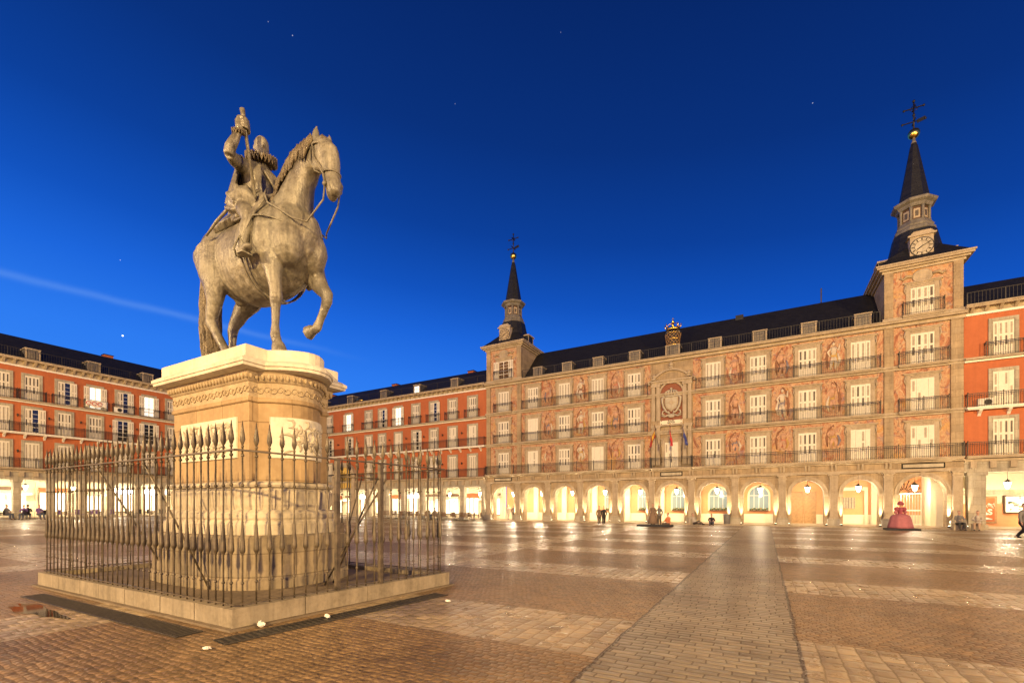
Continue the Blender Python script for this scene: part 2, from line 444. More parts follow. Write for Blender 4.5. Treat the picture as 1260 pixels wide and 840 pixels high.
vb3 = m.n('ShaderNodeVectorMath', operation='MULTIPLY_ADD'); vb3.inputs[1].default_value = (0.11, 0.11, 0)
wob3 = m.noise(w, 4.0, 3, 0.6); m.l(wob3.outputs['Color'], vb3.inputs[0]); m.l(va.outputs[0], vb3.inputs[2])
vb = vb3
def setts(vec, bw, bh, joint, dome, rot=False):
    # rows of separate stones: returns joint mask, height in metres, a random value per stone
    q = m.n('ShaderNodeSeparateXYZ'); m.l(vec, q.inputs[0])
    x, y = (q.outputs[1], q.outputs[0]) if rot else (q.outputs[0], q.outputs[1])
    v = m.math('DIVIDE', y, bh); row = m.math('FLOOR', v)
    wr = m.n('ShaderNodeTexWhiteNoise', noise_dimensions='1D'); m.l(row, wr.inputs['W'])
    u = m.math('ADD', m.math('DIVIDE', x, bw), m.math('ADD', m.math('MULTIPLY', row, 0.5), m.math('MULTIPLY', wr.outputs['Value'], 0.35)))
    cell = m.math('FLOOR', u)
    fu = m.math('SUBTRACT', m.math('SUBTRACT', u, cell), 0.5); fv = m.math('SUBTRACT', m.math('SUBTRACT', v, row), 0.5)
    cv = m.n('ShaderNodeCombineXYZ'); m.l(cell, cv.inputs[0]); m.l(row, cv.inputs[1])
    wn_ = m.n('ShaderNodeTexWhiteNoise', noise_dimensions='2D'); m.l(cv.outputs[0], wn_.inputs['Vector'])
    rs_ = m.n('ShaderNodeSeparateColor'); m.l(wn_.outputs['Color'], rs_.inputs[0])
    eu = m.math('MULTIPLY', m.math('SUBTRACT', 0.5, m.math('ABSOLUTE', fu)), bw); ev = m.math('MULTIPLY', m.math('SUBTRACT', 0.5, m.math('ABSOLUTE', fv)), bh)
    e = m.math('MINIMUM', eu, ev)
    def step(lo, hi, a, b):
        r_ = m.n('ShaderNodeMapRange'); r_.interpolation_type = 'SMOOTHSTEP'
        for k_, q_ in zip((1, 2, 3, 4), (lo, hi, a, b)): r_.inputs[k_].default_value = q_
        m.l(e, r_.inputs[0]); return r_.outputs[0]
    jm = step(joint * .35, joint, 1.0, 0.0)
    hh = step(0.0, dome, -0.5, 0.5)
    tilt = m.math('ADD', m.math('MULTIPLY', m.math('MULTIPLY', m.math('SUBTRACT', rs_.outputs[0], 0.5), fu), 1.7), m.math('MULTIPLY', m.math('MULTIPLY', m.math('SUBTRACT', rs_.outputs[1], 0.5), fv), 1.7))
    return jm, m.math('ADD', hh, tilt), rs_.outputs[2]
bf = setts(vb.outputs[0], 0.105, 0.09, 0.009, 0.045)
bb = setts(va.outputs[0], 0.24, 0.20, 0.014, 0.06, True)
bp = setts(va.outputs[0], 0.30, 0.12, 0.012, 0.05)
isb = m.math('SUBTRACT', cross, mainp, True)
islong = m.math('SUBTRACT', longi, mainp, True)
pale = m.math('MAXIMUM', isb, islong)
big = m.noise(w, 0.35, 4, 0.6); med = m.noise(w, 3.0, 5, 0.65); fine = m.noise(w, 40, 3, 0.6)
def var(c, k):
    return m.mix(1.0, c, m.ramp(k, [(0.0, (0.72, 0.71, 0.70)), (0.5, (1.0, 1.0, 1.0)), (1.0, (1.2, 1.18, 1.14))]), 'MULTIPLY')
cf = var(m.ramp(med.outputs[0], [(0.3, (0.190, 0.122, 0.060)), (0.7, (0.270, 0.180, 0.095))]), bf[2])
cb_ = var(m.ramp(med.outputs[0], [(0.3, (0.275, 0.205, 0.120)), (0.7, (0.385, 0.30, 0.185))]), bb[2])
cp = var(m.ramp(med.outputs[0], [(0.3, (0.200, 0.162, 0.108)), (0.7, (0.305, 0.25, 0.172))]), bp[2])
c = m.mix(mainp, m.mix(pale, cf, cb_), cp)
fac = m.mix(mainp, m.mix(pale, bf[0], bb[0]), bp[0])
hgt = m.mix(mainp, m.mix(pale, bf[1], bb[1]), bp[1])
c = m.mix(m.math('MULTIPLY', fac, m.math('ADD', 0.36, m.math('MULTIPLY', mainp, 0.28))), c, (0.06, 0.038, 0.022))
seam = m.math('MAXIMUM', m.math('LESS_THAN', m.math('ABSOLUTE', m.math('ADD', X, 1.58)), 0.022), m.math('LESS_THAN', m.math('ABSOLUTE', m.math('SUBTRACT', X, 0.42)), 0.022))
c = m.mix(m.math('MULTIPLY', seam, 0.75), c, (0.035, 0.024, 0.015))
c = m.mix(1.0, c, m.ramp(big.outputs[0], [(0.34, (0.62, 0.59, 0.56)), (0.48, (0.95, 0.94, 0.93)), (0.62, (1.10, 1.10, 1.10))]), 'MULTIPLY')
rg = m.math('ADD', m.math('MULTIPLY', med.outputs[0], 0.25), m.math('MULTIPLY', fac, 0.35))
rg = m.math('ADD', rg, m.math('SUBTRACT', 0.235, m.math('MULTIPLY', pale, 0.07)))
m.set(col=c, rough=rg, spec=m.math('ADD', 0.30, m.math('ADD', m.math('MULTIPLY', pale, 0.25), m.math('MULTIPLY', mainp, 0.25))))
# worn hollows, and the odd ragged edge between the bands
h = m.math('ADD', m.math('MULTIPLY', hgt, 1.0), m.math('ADD', m.math('MULTIPLY', fine.outputs[0], 0.25), m.math('MULTIPLY', wob2.outputs[0], 0.9)))
m.bump(h, 1.0, 0.011)
xs = [-600, -120, -66.5, -45, -25, 0, 25, 120, 600]; ys = [-600, -60, 0, 30, 46, 120, 600]
def gz(x): return 0.45 * min(1, max(0, (-25 - x) / 41.5))
g = MB()
g.add([(x, y, gz(x)) for y in ys for x in xs], [(j * 9 + i, j * 9 + i + 1, j * 9 + 10 + i, j * 9 + 9 + i) for j in range(6) for i in range(8)], 'paving', True)
o = g.build('ground'); o['kind'] = 'structure'
# the smooth stone step in front of the arcades
m_ = MB(); m_.box(-29.4, 13.3, 45.0, 51.0, 0.0, 0.10, 'trim_stone')
o = m_.build('pavement'); o['kind'] = 'structure'
m_ = MB(); m_.box(-66.0, -29.45, 45.2, 51.0, 0.0, 0.14, 'trim_stone')
o = m_.build('pavement'); o['kind'] = 'structure'
m_ = MB(); m_.box(13.35, 40.0, 45.2, 51.0, 0.0, 0.10, 'trim_stone')
o = m_.build('pavement'); o['kind'] = 'structure'
m_ = MB(); m_.box(-72, -65.6, -21, 44.8, 0.2, 0.56, 'trim_stone')
o = m_.build('pavement'); o['kind'] = 'structure'
# ------------------------------------------------------------------ pedestal
PC = (-9.80, 5.90)     # centre of the pedestal
def plan(ax, ay, bow, corner=0.18, n=10):
    """rectangle whose two short ends swell out between square corners"""
    pts = []
    pts += [(-ax, -ay), (ax, -ay)]
    y0 = -ay + corner
    pts += [(ax, y0)]
    for i in range(1, n):
        t = i / n; y = y0 + (2 * -y0) * t
        pts.append((ax + bow * math.sin(PI * t) ** 0.8, y))
    pts += [(ax, -y0), (ax, ay), (-ax, ay), (-ax, -y0)]
    for i in range(1, n):
        t = i / n; y = -y0 + (2 * y0) * t
        pts.append((-ax - bow * math.sin(PI * t) ** 0.8, y))
    pts += [(-ax, y0)]
    return pts
AX, AY, BW = 1.365, 0.86, 0.52
def lofted(levels, m, bow=BW, corner=0.18, smooth=False):
    b = MB()
    b.loft([[(x, y, z) for x, y in plan(AX + e, AY + e, bow, corner)] for e, z in levels], m, True, smooth)
    return b
ped = thing('statue_pedestal', 'tall carved sandstone pedestal with bowed ends and a white cap under the bronze rider', 'pedestal', (PC[0], PC[1], 0))
def plinth_ring(ax, ay, z, k=2.9, n=56):
    r = []
    for i in range(n):
        a = 2 * PI * i / n
        r.append((ax * math.copysign(abs(math.cos(a)) ** (2 / k), math.cos(a)), ay * math.copysign(abs(math.sin(a)) ** (2 / k), math.sin(a)), z))
    return r
b = MB(); b.loft([plinth_ring(2.16, 1.46, z) for z in (0.2, 0.36)] + [plinth_ring(2.12, 1.42, 0.40), plinth_ring(2.12, 1.42, 1.12), plinth_ring(2.08, 1.38, 1.17)], 'plinth_stone', True, False)
b.build('plinth', ped)
b = MB()
prof = [(0.30, 1.17), (0.30, 1.36), (0.27, 1.40), (0.24, 1.44), (0.26, 1.48), (0.26, 1.56), (0.22, 1.60), (0.17, 1.63)]
b.loft([plinth_ring(AX + BW * 0.9 + e - .12, AY + e + .02, z, 3.2) for e, z in prof], 'pale_limestone', True, False)
# fluted drum between the two mouldings
def fluted(z, e, amp):
    r = plinth_ring(AX + BW * 0.9 + e - .12, AY + e + .02, z, 3.2, 168)
    out = []
    for i, p in enumerate(r):
        s = 1 + amp * (0.5 + 0.5 * math.cos(i * PI / 1.5))
        out.append((p[0] * s, p[1] * s, z))
    return out
b.loft([fluted(1.63, .12, .012), fluted(1.72, .14, .022), fluted(1.98, .16, .022), fluted(2.04, .14, .0)], 'pale_limestone', True, False)
b.loft([plinth_ring(AX + BW * 0.9 + e - .12, AY + e + .02, z, 3.2) for e, z in [(.14, 2.04), (.19, 2.06), (.21, 2.10), (.19, 2.14), (.10, 2.17)]], 'pale_limestone', True, False)
b.build('base_moulding', ped)
lofted([(0.0, 2.17), (0.0, 3.66)], 'ochre_sandstone').build('shaft', ped)
lofted([(0.012, 3.66), (0.035, 3.68), (0.035, 3.74), (0.015, 3.76)], 'ochre_sandstone').build('neck_moulding', ped)
b = lofted([(0.012, 3.76), (0.02, 4.04)], 'carved_sandstone')
# scrolling relief and egg-and-dart on the frieze
def along(e, n):
    poly = plan(AX + e, AY + e, BW); out = []
    L = [(Vector(poly[i]), Vector(poly[(i + 1) % len(poly)])) for i in range(len(poly))]
    tot = sum((q - p).length for p, q in L); step = tot / n; d = step / 2
    for p, q in L:
        l = (q - p).length
        while d < l:
            t = (q - p).normalized(); out.append((p + t * d, Vector((t.y, -t.x)))); d += step
        d -= l
    return out
for i, (p, nrm) in enumerate(along(0.016, 84)):
    a = math.atan2(nrm.y, nrm.x)
    t = Vector((-nrm.y, nrm.x))
    pts = []
    for k in range(12):
        ang = k * 0.62 + (PI if i % 2 else 0); r_ = 0.075 * (1 - k / 15)
        q = p + t * r_ * math.cos(ang) + nrm * 0.008
        pts.append((q.x, q.y, 3.90 + r_ * math.sin(ang)))
    b.tube(pts, [0.012 * (1 - k / 18) for k in range(12)], 'carved_sandstone', 5, (nrm.x, nrm.y, 0))
b.build('carved_frieze', ped)
b = lofted([(0.03, 4.04), (0.05, 4.06), (0.10, 4.20), (0.12, 4.22)], 'carved_sandstone')
for p, nrm in along(0.085, 96):
    b.ball((p.x, p.y, 4.13), 0.034, 'carved_sandstone', 8, 1, 1, 1.7)
b.build('egg_moulding', ped)
lofted([(0.17, 4.22), (0.27, 4.25), (0.28, 4.30), (0.30, 4.31), (0.30, 4.37), (0.26, 4.40), (0.22, 4.43), (0.20, 4.44)], 'cap_stone', BW + .08, 0.42).build('cornice', ped)
lofted([(0.165, 4.44), (0.165, 4.655), (0.15, 4.67)], 'cap_stone', BW + .06, 0.42).build('cap_slab', ped)
# marble relief panels
def relief(name, x0, x1, z0, z1, seed):
    rnd = random.Random(seed); b = MB()
    b.box(x0, x1, -0.03, 0.01, z0, z1, 'cap_stone')
    for k in range(60):
        x = rnd.uniform(x0 + .18, x1 - .18); z = z0 + (z1 - z0) * (0.18 + 0.7 * rnd.random()); pts = []
        an = rnd.uniform(0, 6.28); cu = rnd.uniform(-0.9, 0.9); l = rnd.uniform(0.03, 0.07)
        for j in range(6):
            pts.append((x, -0.034, z)); an += cu * 0.5
            x = min(x1 - .1, max(x0 + .1, x + l * math.cos(an))); z = min(z1 - .1, max(z0 + .1, z + l * math.sin(an)))
        b.tube(pts, [0.012, 0.024, 0.030, 0.026, 0.018, 0.008], 'clock_stone', 6, (0, 1, 0))
    return b
b = relief('relief', -1.02, 1.0, 2.62, 3.40, 5); b.M = Matrix.Identity(4)
o = b.build('relief_panel', ped, (0, -AY, 0)); o['label'] = 'pale marble panel carved with armour on the long side'
# bowed end panel
b = MB(); pl = plan(AX + 0.028, AY + 0.0, BW, 0.18, 24)
seg = [p for p in pl if p[0] > AX + 0.15 and p[1] > -0.62]
seg = [p for p in pl if p[0] > AX + 0.2]
pi_ = [(p[0] - 0.06, p[1]) for p in seg]
b.prism(seg + pi_[::-1], 2.62, 3.40, 'cap_stone')
rnd = random.Random(3)
for k in range(40):
    p = seg[rnd.randrange(3, len(seg) - 3)]; z = rnd.uniform(2.75, 3.28); pts = []
    y = p[1]; an = rnd.uniform(0, 6.28)
    for j in range(6):
        yy = max(seg[0][1] + .06, min(seg[-1][1] - .06, y))
        i2 = min(range(len(seg)), key=lambda q: abs(seg[q][1] - yy))
        pts.append((seg[i2][0] + 0.004, yy + 1e-3 * j, z)); an += 0.5
        y += 0.05 * math.cos(an); z = min(3.35, max(2.68, z + 0.05 * math.sin(an)))
    b.tube(pts, [0.012, 0.024, 0.030, 0.026, 0.018, 0.008], 'clock_stone', 6, (1, 0, 0))
b.build('relief_panel', ped)

# ------------------------------------------------------------------ bronze horse and rider
st = thing('equestrian_statue', 'weathered bronze rider with raised baton on a pacing horse', 'statue', (-9.60, 5.95, 4.67)); st.scale = (0.96, 0.935, 1.0)
B = 'bronze'
h = MB()
h.tube([(-1.52, 0, 2.52), (-1.38, 0, 2.60), (-1.06, 0, 2.58), (-0.60, 0, 2.40), (0.0, 0, 2.27), (0.50, 0, 2.29), (1.0, 0, 2.38), (1.38, 0, 2.40), (1.66, 0, 2.33), (1.80, 0, 2.28)],
       [(0.2, 0.25), (0.48, 0.52), (0.65, 0.69), (0.67, 0.80), (0.73, 0.90), (0.74, 0.90), (0.71, 0.86), (0.59, 0.73), (0.40, 0.49), (0.16, 0.2)], B, 28)
for s in (-1, 1):                                   # breast muscles, haunch
    h.ball((1.42, 0.27 * s, 2.22), 0.40, B, 16, 0.95, 0.8, 1.15)
    h.ball((-0.98, 0.34 * s, 2.50), 0.51, B, 16, 1.0, 0.75, 1.2)
    h.ball((0.98, 0.50 * s, 2.35), 0.36, B, 16, 0.9, 0.7, 1.4)
h.tube([(0.90, 0, 2.60), (1.20, 0, 2.98), (1.36, 0, 3.32), (1.52, 0, 3.60), (1.74, 0, 3.80), (2.00, 0.02, 3.90)],
       [(0.56, 0.70), (0.41, 0.52), (0.31, 0.40), (0.255, 0.325), (0.22, 0.26), (0.19, 0.22)], B, 24)
# head, turned a little to its left
HM = Matrix.Translation((2.10, 0.02, 3.95)) @ Matrix.Rotation(R(-9), 4, 'Z') @ Matrix.Rotation(R(-6), 4, 'Y') @ Matrix.Diagonal((0.83, 0.88, 0.80, 1))
h.M = HM
h.tube([(-0.10, 0, 0.10), (0.06, 0, 0.02), (0.22, 0, -0.26), (0.31, 0, -0.56), (0.37, 0, -0.86), (0.41, 0, -1.14), (0.42, 0, -1.30), (0.42, 0, -1.38)],
       [(0.20, 0.20), (0.25, 0.29), (0.245, 0.33), (0.205, 0.275), (0.165, 0.215), (0.165, 0.195), (0.135, 0.15), (0.06, 0.07)], B, 22)
for s in (-1, 1):
    h.ball((0.08, 0.13 * s, -0.36), 0.25, B, 14, 1.0, 0.55, 1.05)       # cheek
    h.ball((0.29, 0.205 * s, -0.22), 0.075, B, 12, 1.1, 0.7, 0.8)       # eye
    h.tube([(0.20, 0.20 * s, -0.15), (0.30, 0.235 * s, -0.12), (0.39, 0.19 * s, -0.19)], [0.03, 0.042, 0.025], B, 8)  # brow
    h.tube([(0.36, 0.19 * s, -0.33), (0.40, 0.15 * s, -0.62), (0.44, 0.12 * s, -0.88)], [0.02, 0.03, 0.02], B, 8)
    for k in range(8):                                                  # nostril rim
        a = 2 * PI * k / 8; a2 = 2 * PI * (k + 1) / 8
        f = lambda q: (0.47 + 0.055 * math.cos(q), 0.155 * s, -1.10 + 0.075 * math.sin(q))
        h.tube([f(a), f((a + a2) / 2), f(a2)], 0.026, B, 6)
    h.tube([(0.08, 0.14 * s, 0.10), (0.06, 0.17 * s, 0.26), (0.09, 0.17 * s, 0.40), (0.12, 0.16 * s, 0.52)], [(0.075, 0.06), (0.095, 0.06), (0.06, 0.04), (0.01, 0.01)], B, 10)  # ear
h.tube([(0.30, 0, -1.22), (0.33, 0, -1.36), (0.30, 0, -1.42)], [(0.12, 0.09), (0.11, 0.08), (0.05, 0.04)], B, 10)
h.M = Matrix.Identity(4)
def leg(pts, rad): h.tube(pts, rad, B, 16)
leg([(1.0, -0.40, 2.45), (1.10, -0.43, 1.95), (1.19, -0.43, 1.55), (1.24, -0.42, 1.28), (1.25, -0.42, 1.12), (1.23, -0.42, 0.95), (1.22, -0.42, 0.60), (1.22, -0.42, 0.40), (1.28, -0.42, 0.24), (1.32, -0.42, 0.17), (1.38, -0.42, -0.01)],
    [(0.30, 0.36), (0.21, 0.26), (0.15, 0.17), (0.118, 0.125), (0.118, 0.130), (0.088, 0.10), (0.070, 0.08), (0.098, 0.108), (0.088, 0.092), (0.130, 0.135), (0.165, 0.175)])
leg([(1.15, 0.38, 2.2), (1.42, 0.42, 1.78), (1.63, 0.42, 1.52), (1.76, 0.42, 1.38), (1.76, 0.42, 1.26), (1.67, 0.42, 1.08), (1.54, 0.42, 0.88), (1.46, 0.42, 0.77), (1.36, 0.42, 0.73), (1.29, 0.42, 0.74), (1.13, 0.42, 0.70)],
    [(0.30, 0.34), (0.20, 0.23), (0.145, 0.15), (0.128, 0.128), (0.115, 0.11), (0.085, 0.085), (0.075, 0.08), (0.10, 0.10), (0.09, 0.09), (0.125, 0.125), (0.155, 0.16)])
leg([(-1.02, -0.40, 2.55), (-0.86, -0.50, 2.05), (-0.84, -0.50, 1.72), (-0.90, -0.49, 1.42), (-1.04, -0.47, 1.14), (-1.05, -0.46, 1.02), (-0.90, -0.45, 0.80), (-0.62, -0.43, 0.45), (-0.50, -0.42, 0.30), (-0.40, -0.42, 0.18), (-0.34, -0.42, -0.01)],
    [(0.40, 0.60), (0.30, 0.42), (0.215, 0.27), (0.15, 0.19), (0.118, 0.155), (0.118, 0.15), (0.092, 0.10), (0.083, 0.09), (0.108, 0.11), (0.12, 0.13), (0.165, 0.18)])
leg([(-0.95, 0.36, 2.4), (-0.82, 0.42, 2.0), (-0.98, 0.36, 1.75), (-1.22, 0.30, 1.52), (-1.44, 0.27, 1.28), (-1.48, 0.26, 1.14), (-1.47, 0.25, 0.85), (-1.46, 0.25, 0.45), (-1.45, 0.25, 0.30), (-1.38, 0.25, 0.18), (-1.32, 0.25, -0.01)],
    [(0.40, 0.58), (0.30, 0.40), (0.24, 0.28), (0.17, 0.20), (0.125, 0.16), (0.115, 0.14), (0.09, 0.10), (0.083, 0.09), (0.108, 0.11), (0.12, 0.13), (0.165, 0.18)])
h.ball((-0.62, 0, 1.62), 0.17, B, 12, 1.4, 0.8, 0.8)
hm = remesh(h, 'horse', 0.030, 3, B, 0.016)
horse = link('horse', hm, st)
# mane and tail
rnd = random.Random(11)
b = MB()
CREST = [(0.70, 3.12), (0.84, 3.38), (0.98, 3.62), (1.14, 3.85), (1.36, 4.04), (1.62, 4.15), (1.92, 4.17)]
def crest(t):
    t *= len(CREST) - 1; i = min(int(t), len(CREST) - 2); f = t - i
    return CREST[i][0] * (1 - f) + CREST[i + 1][0] * f, CREST[i][1] * (1 - f) + CREST[i + 1][1] * f
for k in range(90):
    t = (k + rnd.random()) / 90; x, z = crest(t); s = -1 if rnd.random() < 0.62 else 1
    x += 0.12; z -= 0.10
    l = rnd.uniform(0.22, 0.46); cw = rnd.uniform(-0.05, 0.12)
    dx = -0.75 + 0.5 * t; up = 0.22 if s > 0 else 0.12
    pts = []
    for j in range(6):
        f = j / 5
        pts.append((x + dx * l * f * 0.8 + cw * math.sin(f * 5), s * (0.05 + 0.30 * f * (1 - .3 * f)), z + up * math.sin(f * PI) * 0.9 - l * 0.75 * f * f + 0.03 * math.sin(f * 6 + k)))
    b.tube(pts, [0.055, 0.075, 0.075, 0.06, 0.04, 0.012], 'bronze_hair', 6, (0, 1, 0.3))
for k in range(12):                                  # forelock
    s = rnd.uniform(-1, 1); pts = []
    for j in range(5):
        f = j / 4
        p = HM @ Vector((0.12 + 0.26 * f + 0.03 * math.sin(3 * f + k), s * (0.07 + 0.14 * f), 0.14 - 0.36 * f * f + 0.06 * math.sin(f * 4 + k)))
        pts.append(p)
    b.tube(pts, [0.05, 0.06, 0.05, 0.035, 0.01], 'bronze_hair', 6, (0, 1, 0))
b.build('mane', horse)
b = MB()
TL = [(-1.52, 0, 2.92), (-1.78, 0, 2.72), (-1.94, 0, 2.30), (-1.98, 0, 1.80), (-1.98, 0, 1.30), (-1.95, 0, 0.80), (-1.90, 0, 0.40), (-1.86, 0, 0.16)]
b.tube(TL, [0.10, 0.14, 0.15, 0.15, 0.16, 0.18, 0.16, 0.06], 'bronze_hair', 10)
for k in range(46):
    a = rnd.uniform(0, 2 * PI); pts = []; ph = rnd.uniform(0, 6); i0 = rnd.randrange(0, 4)
    for j in range(i0, len(TL)):
        f = j / 7; rr = 0.12 + 0.09 * math.sin(f * 3)
        a2 = a + 0.9 * math.sin(j * 1.3 + ph)
        pts.append((TL[j][0] + rr * math.cos(a2), rr * math.sin(a2), TL[j][2] - 0.04 * (k % 3)))
    b.tube(pts, [0.03] + [0.052] * (len(pts) - 2) + [0.012], 'bronze_hair', 6)
b.build('tail', horse)
# bridle, breast strap, girth and reins
b = MB()
def headring(c, rx, ry, tilt, r=0.018, n=20):
    pts = []
    for k in range(n):
        a = 2 * PI * k / n
        v = Matrix.Rotation(R(tilt), 4, 'Y') @ Vector((rx * math.cos(a), ry * math.sin(a), 0))
        pts.append(HM @ (v + Vector(c)))
    b.tube(pts, r, B, 6, (0, 0, 1), closed=True)
headring((0.36, 0, -0.80), 0.225, 0.185, 12)
headring((0.12, 0, -0.02), 0.315, 0.275, 20)
for s in (-1, 1):
    b.tube([HM @ Vector(p) for p in ((0.05, 0.27 * s, 0.0), (0.10, 0.285 * s, -0.35), (0.22, 0.235 * s, -0.62), (0.32, 0.19 * s, -0.86), (0.34, 0.18 * s, -1.12))], 0.018, B, 6)
    b.tube([HM @ Vector(p) for p in ((-0.05, 0.25 * s, 0.0), (-0.12, 0.24 * s, -0.30), (-0.02, 0.20 * s, -0.58), (0.12, 0.12 * s, -0.70))], 0.014, B, 6)
    b.ball(HM @ Vector((0.36, 0.19 * s, -1.12)), 0.05, B, 8)
    b.tube([HM @ Vector((0.36, 0.19 * s, -1.12)), HM @ Vector((0.25, 0.18 * s, -1.45)), (1.97, 0.24 * s, 2.50), (1.75, 0.42 * s, 2.55), (1.52, 0.50 * s, 2.72), (1.12, 0.53 * s, 2.98), (0.85, 0.42 * s, 3.30), (0.66, 0.24 * s, 3.56)], 0.017, B, 6, (0, 0, 1))
b.build('bridle', horse)
b = MB()
b.tube([(0.30, -0.74, 2.75), (0.80, -0.765, 2.70), (1.25, -0.68, 2.62), (1.60, -0.42, 2.50), (1.80, 0, 2.45), (1.60, 0.42, 2.50), (1.25, 0.68, 2.62), (0.8, 0.76, 2.70)], (0.02), B, 6, (0, 0, 1))
for x0 in (0.50, 0.60):
    b.tube([(x0 + 0.10 * (1 - abs(math.sin(R(a)))), 0.80 * math.cos(R(a)), 2.295 + 0.945 * math.sin(R(a))) for a in range(150, 395, 12)], 0.022, B, 6, (1, 0, 0))
b.build('girth_strap', horse)
# saddle with its cloth
s_ = MB()
for x0 in (-0.62,):
    rings = []
    for i in range(12):
        x = -0.75 + 1.35 * i / 11; rr = []
        zc, ra, rb = 2.32, 0.79, 0.955
        for k in range(15):
            a = R(38) + R(104) * k / 14
            lift = 0.035 + (0.12 * max(0, math.sin(a)) ** 3) * (1 if 2 < i < 9 else 0.4)
            rr.append((x, (ra + lift) * math.cos(a), zc + (rb + lift) * math.sin(a)))
        for k in range(14, -1, -1):
            a = R(38) + R(104) * k / 14
            rr.append((x, (ra - 0.1) * math.cos(a), zc + (rb - 0.1) * math.sin(a)))
        rings.append(rr)
    s_.loft(rings, B, True, True)
s_.tube([(0.42, -0.35, 3.25), (0.50, -0.2, 3.48), (0.52, 0, 3.56), (0.50, 0.2, 3.48), (0.42, 0.35, 3.25)], [0.07, 0.09, 0.1, 0.09, 0.07], B, 8)
s_.tube([(-0.45, -0.38, 3.25), (-0.52, -0.22, 3.52), (-0.54, 0, 3.60), (-0.52, 0.22, 3.52), (-0.45, 0.38, 3.25)], [0.08, 0.1, 0.11, 0.1, 0.08], B, 8)
s_.tube([(0.95, -0.52, 3.10), (0.90, -0.72, 2.75), (0.80, -0.84, 2.35)], [(0.03, 0.10), (0.035, 0.12), (0.03, 0.06)], B, 8)
link('saddle', remesh(s_, 'saddle', 0.03, 3, B), st)

# rider: one continuous body
r_ = MB()
r_.tube([(-0.06, 0, 3.28), (-0.06, 0, 3.50), (-0.05, 0, 3.72), (-0.01, 0, 3.98), (0.01, 0, 4.20), (0.04, 0, 4.34), (0.07, 0, 4.44)],
        [(0.34, 0.30), (0.34, 0.30), (0.29, 0.245), (0.355, 0.275), (0.40, 0.245), (0.30, 0.19), (0.13, 0.13)], B, 20)
r_.ball((0.10, -0.0, 3.80), 0.26, B, 14, 0.85, 1.0, 1.25)
r_.tube([(0.06, 0, 4.40), (0.09, 0, 4.62)], [0.12, 0.115], B, 12)
HD = Matrix.Translation((0.10, 0, 4.56)) @ Matrix.Rotation(R(-22), 4, 'Z')
r_.M = HD
r_.tube([(0.0, 0, -0.08), (0.03, 0, 0.02), (0.02, 0, 0.14), (-0.01, 0, 0.28), (-0.03, 0, 0.38), (-0.03, 0, 0.43)], [(0.08, 0.10), (0.125, 0.15), (0.155, 0.185), (0.155, 0.19), (0.10, 0.13), (0.03, 0.04)], B, 18)
r_.tube([(0.165, 0, 0.22), (0.225, 0, 0.12), (0.19, 0, 0.09)], [0.022, 0.036, 0.026], B, 8)          # nose
r_.tube([(0.10, -0.10, 0.245), (0.175, -0.055, 0.255), (0.185, 0, 0.24), (0.175, 0.055, 0.255), (0.10, 0.10, 0.245)], 0.02, B, 6)  # brow
for s in (-1, 1):
    r_.ball((0.145, 0.062 * s, 0.20), 0.024, B, 8)
    r_.tube([(0.175, 0, 0.065), (0.165, 0.05 * s, 0.06), (0.14, 0.095 * s, 0.09)], [0.022, 0.02, 0.008], B, 6)   # moustache
    r_.ball((-0.02, 0.155 * s, 0.16), 0.04, B, 8, 0.8, 0.45, 1.3)
r_.tube([(0.165, 0, 0.03), (0.16, 0, -0.05), (0.15, 0, -0.10)], [0.035, 0.03, 0.012], B, 8)          # pointed beard
r_.M = Matrix.Identity(4)
# raised right arm with its hand closed on the baton
r_.tube([(0.0, -0.30, 4.18), (0.06, -0.48, 4.14), (0.18, -0.68, 4.06), (0.28, -0.83, 4.05)], [0.15, 0.155, 0.13, 0.105], B, 14)
r_.tube([(0.28, -0.83, 4.02), (0.33, -0.83, 4.16), (0.39, -0.77, 4.34), (0.42, -0.73, 4.47), (0.43, -0.71, 4.54)], [0.105, 0.108, 0.092, 0.073, 0.066], B, 14)
r_.tube([(0.43, -0.71, 4.52), (0.435, -0.70, 4.60), (0.44, -0.69, 4.69)], [(0.07, 0.05), (0.095, 0.06), (0.09, 0.055)], B, 12)
BT = Vector((0.46, -0.66, 4.98)); BB = Vector((0.53, -0.42, 3.30))
def bat(z):
    f = (4.98 - z) / 1.68
    return BT + (BB - BT) * f
for k, z in enumerate((4.735, 4.675, 4.615, 4.56)):
    c = bat(z); pts = []
    for a in range(6):
        q = R(150 - 52 * a) 
        pts.append((c.x + 0.072 * math.cos(q) + 0.01, c.y - 0.072 * math.sin(q) * -1, z + 0.012 * a))
    r_.tube(pts, [0.036, 0.036, 0.034, 0.032, 0.03, 0.022], B, 8)
c = bat(4.74)
r_.tube([(0.42, -0.74, 4.62), (0.42, -0.755, 4.70), (0.46, -0.735, 4.78), (0.49, -0.70, 4.80)], [0.042, 0.038, 0.034, 0.022], B, 8)
# left arm to the reins
r_.tube([(0.0, 0.30, 4.18), (0.02, 0.50, 4.08), (0.10, 0.62, 3.82)], [0.17, 0.17, 0.13], B, 12)
r_.tube([(0.10, 0.62, 3.82), (0.36, 0.48, 3.66), (0.58, 0.26, 3.60)], [0.13, 0.105, 0.075], B, 12)
r_.tube([(0.56, 0.28, 3.60), (0.64, 0.22, 3.58), (0.70, 0.18, 3.57)], [0.07, 0.085, 0.06], B, 10)
for k in range(4):
    r_.tube([(0.68, 0.16 + 0.045 * k, 3.61), (0.745, 0.16 + 0.045 * k, 3.585), (0.735, 0.16 + 0.045 * k, 3.53), (0.68, 0.16 + 0.045 * k, 3.52)], [0.026, 0.026, 0.024, 0.018], B, 6)
r_.tube([(0.64, 0.14, 3.63), (0.71, 0.12, 3.64), (0.75, 0.14, 3.61)], [0.03, 0.028, 0.018], B, 6)
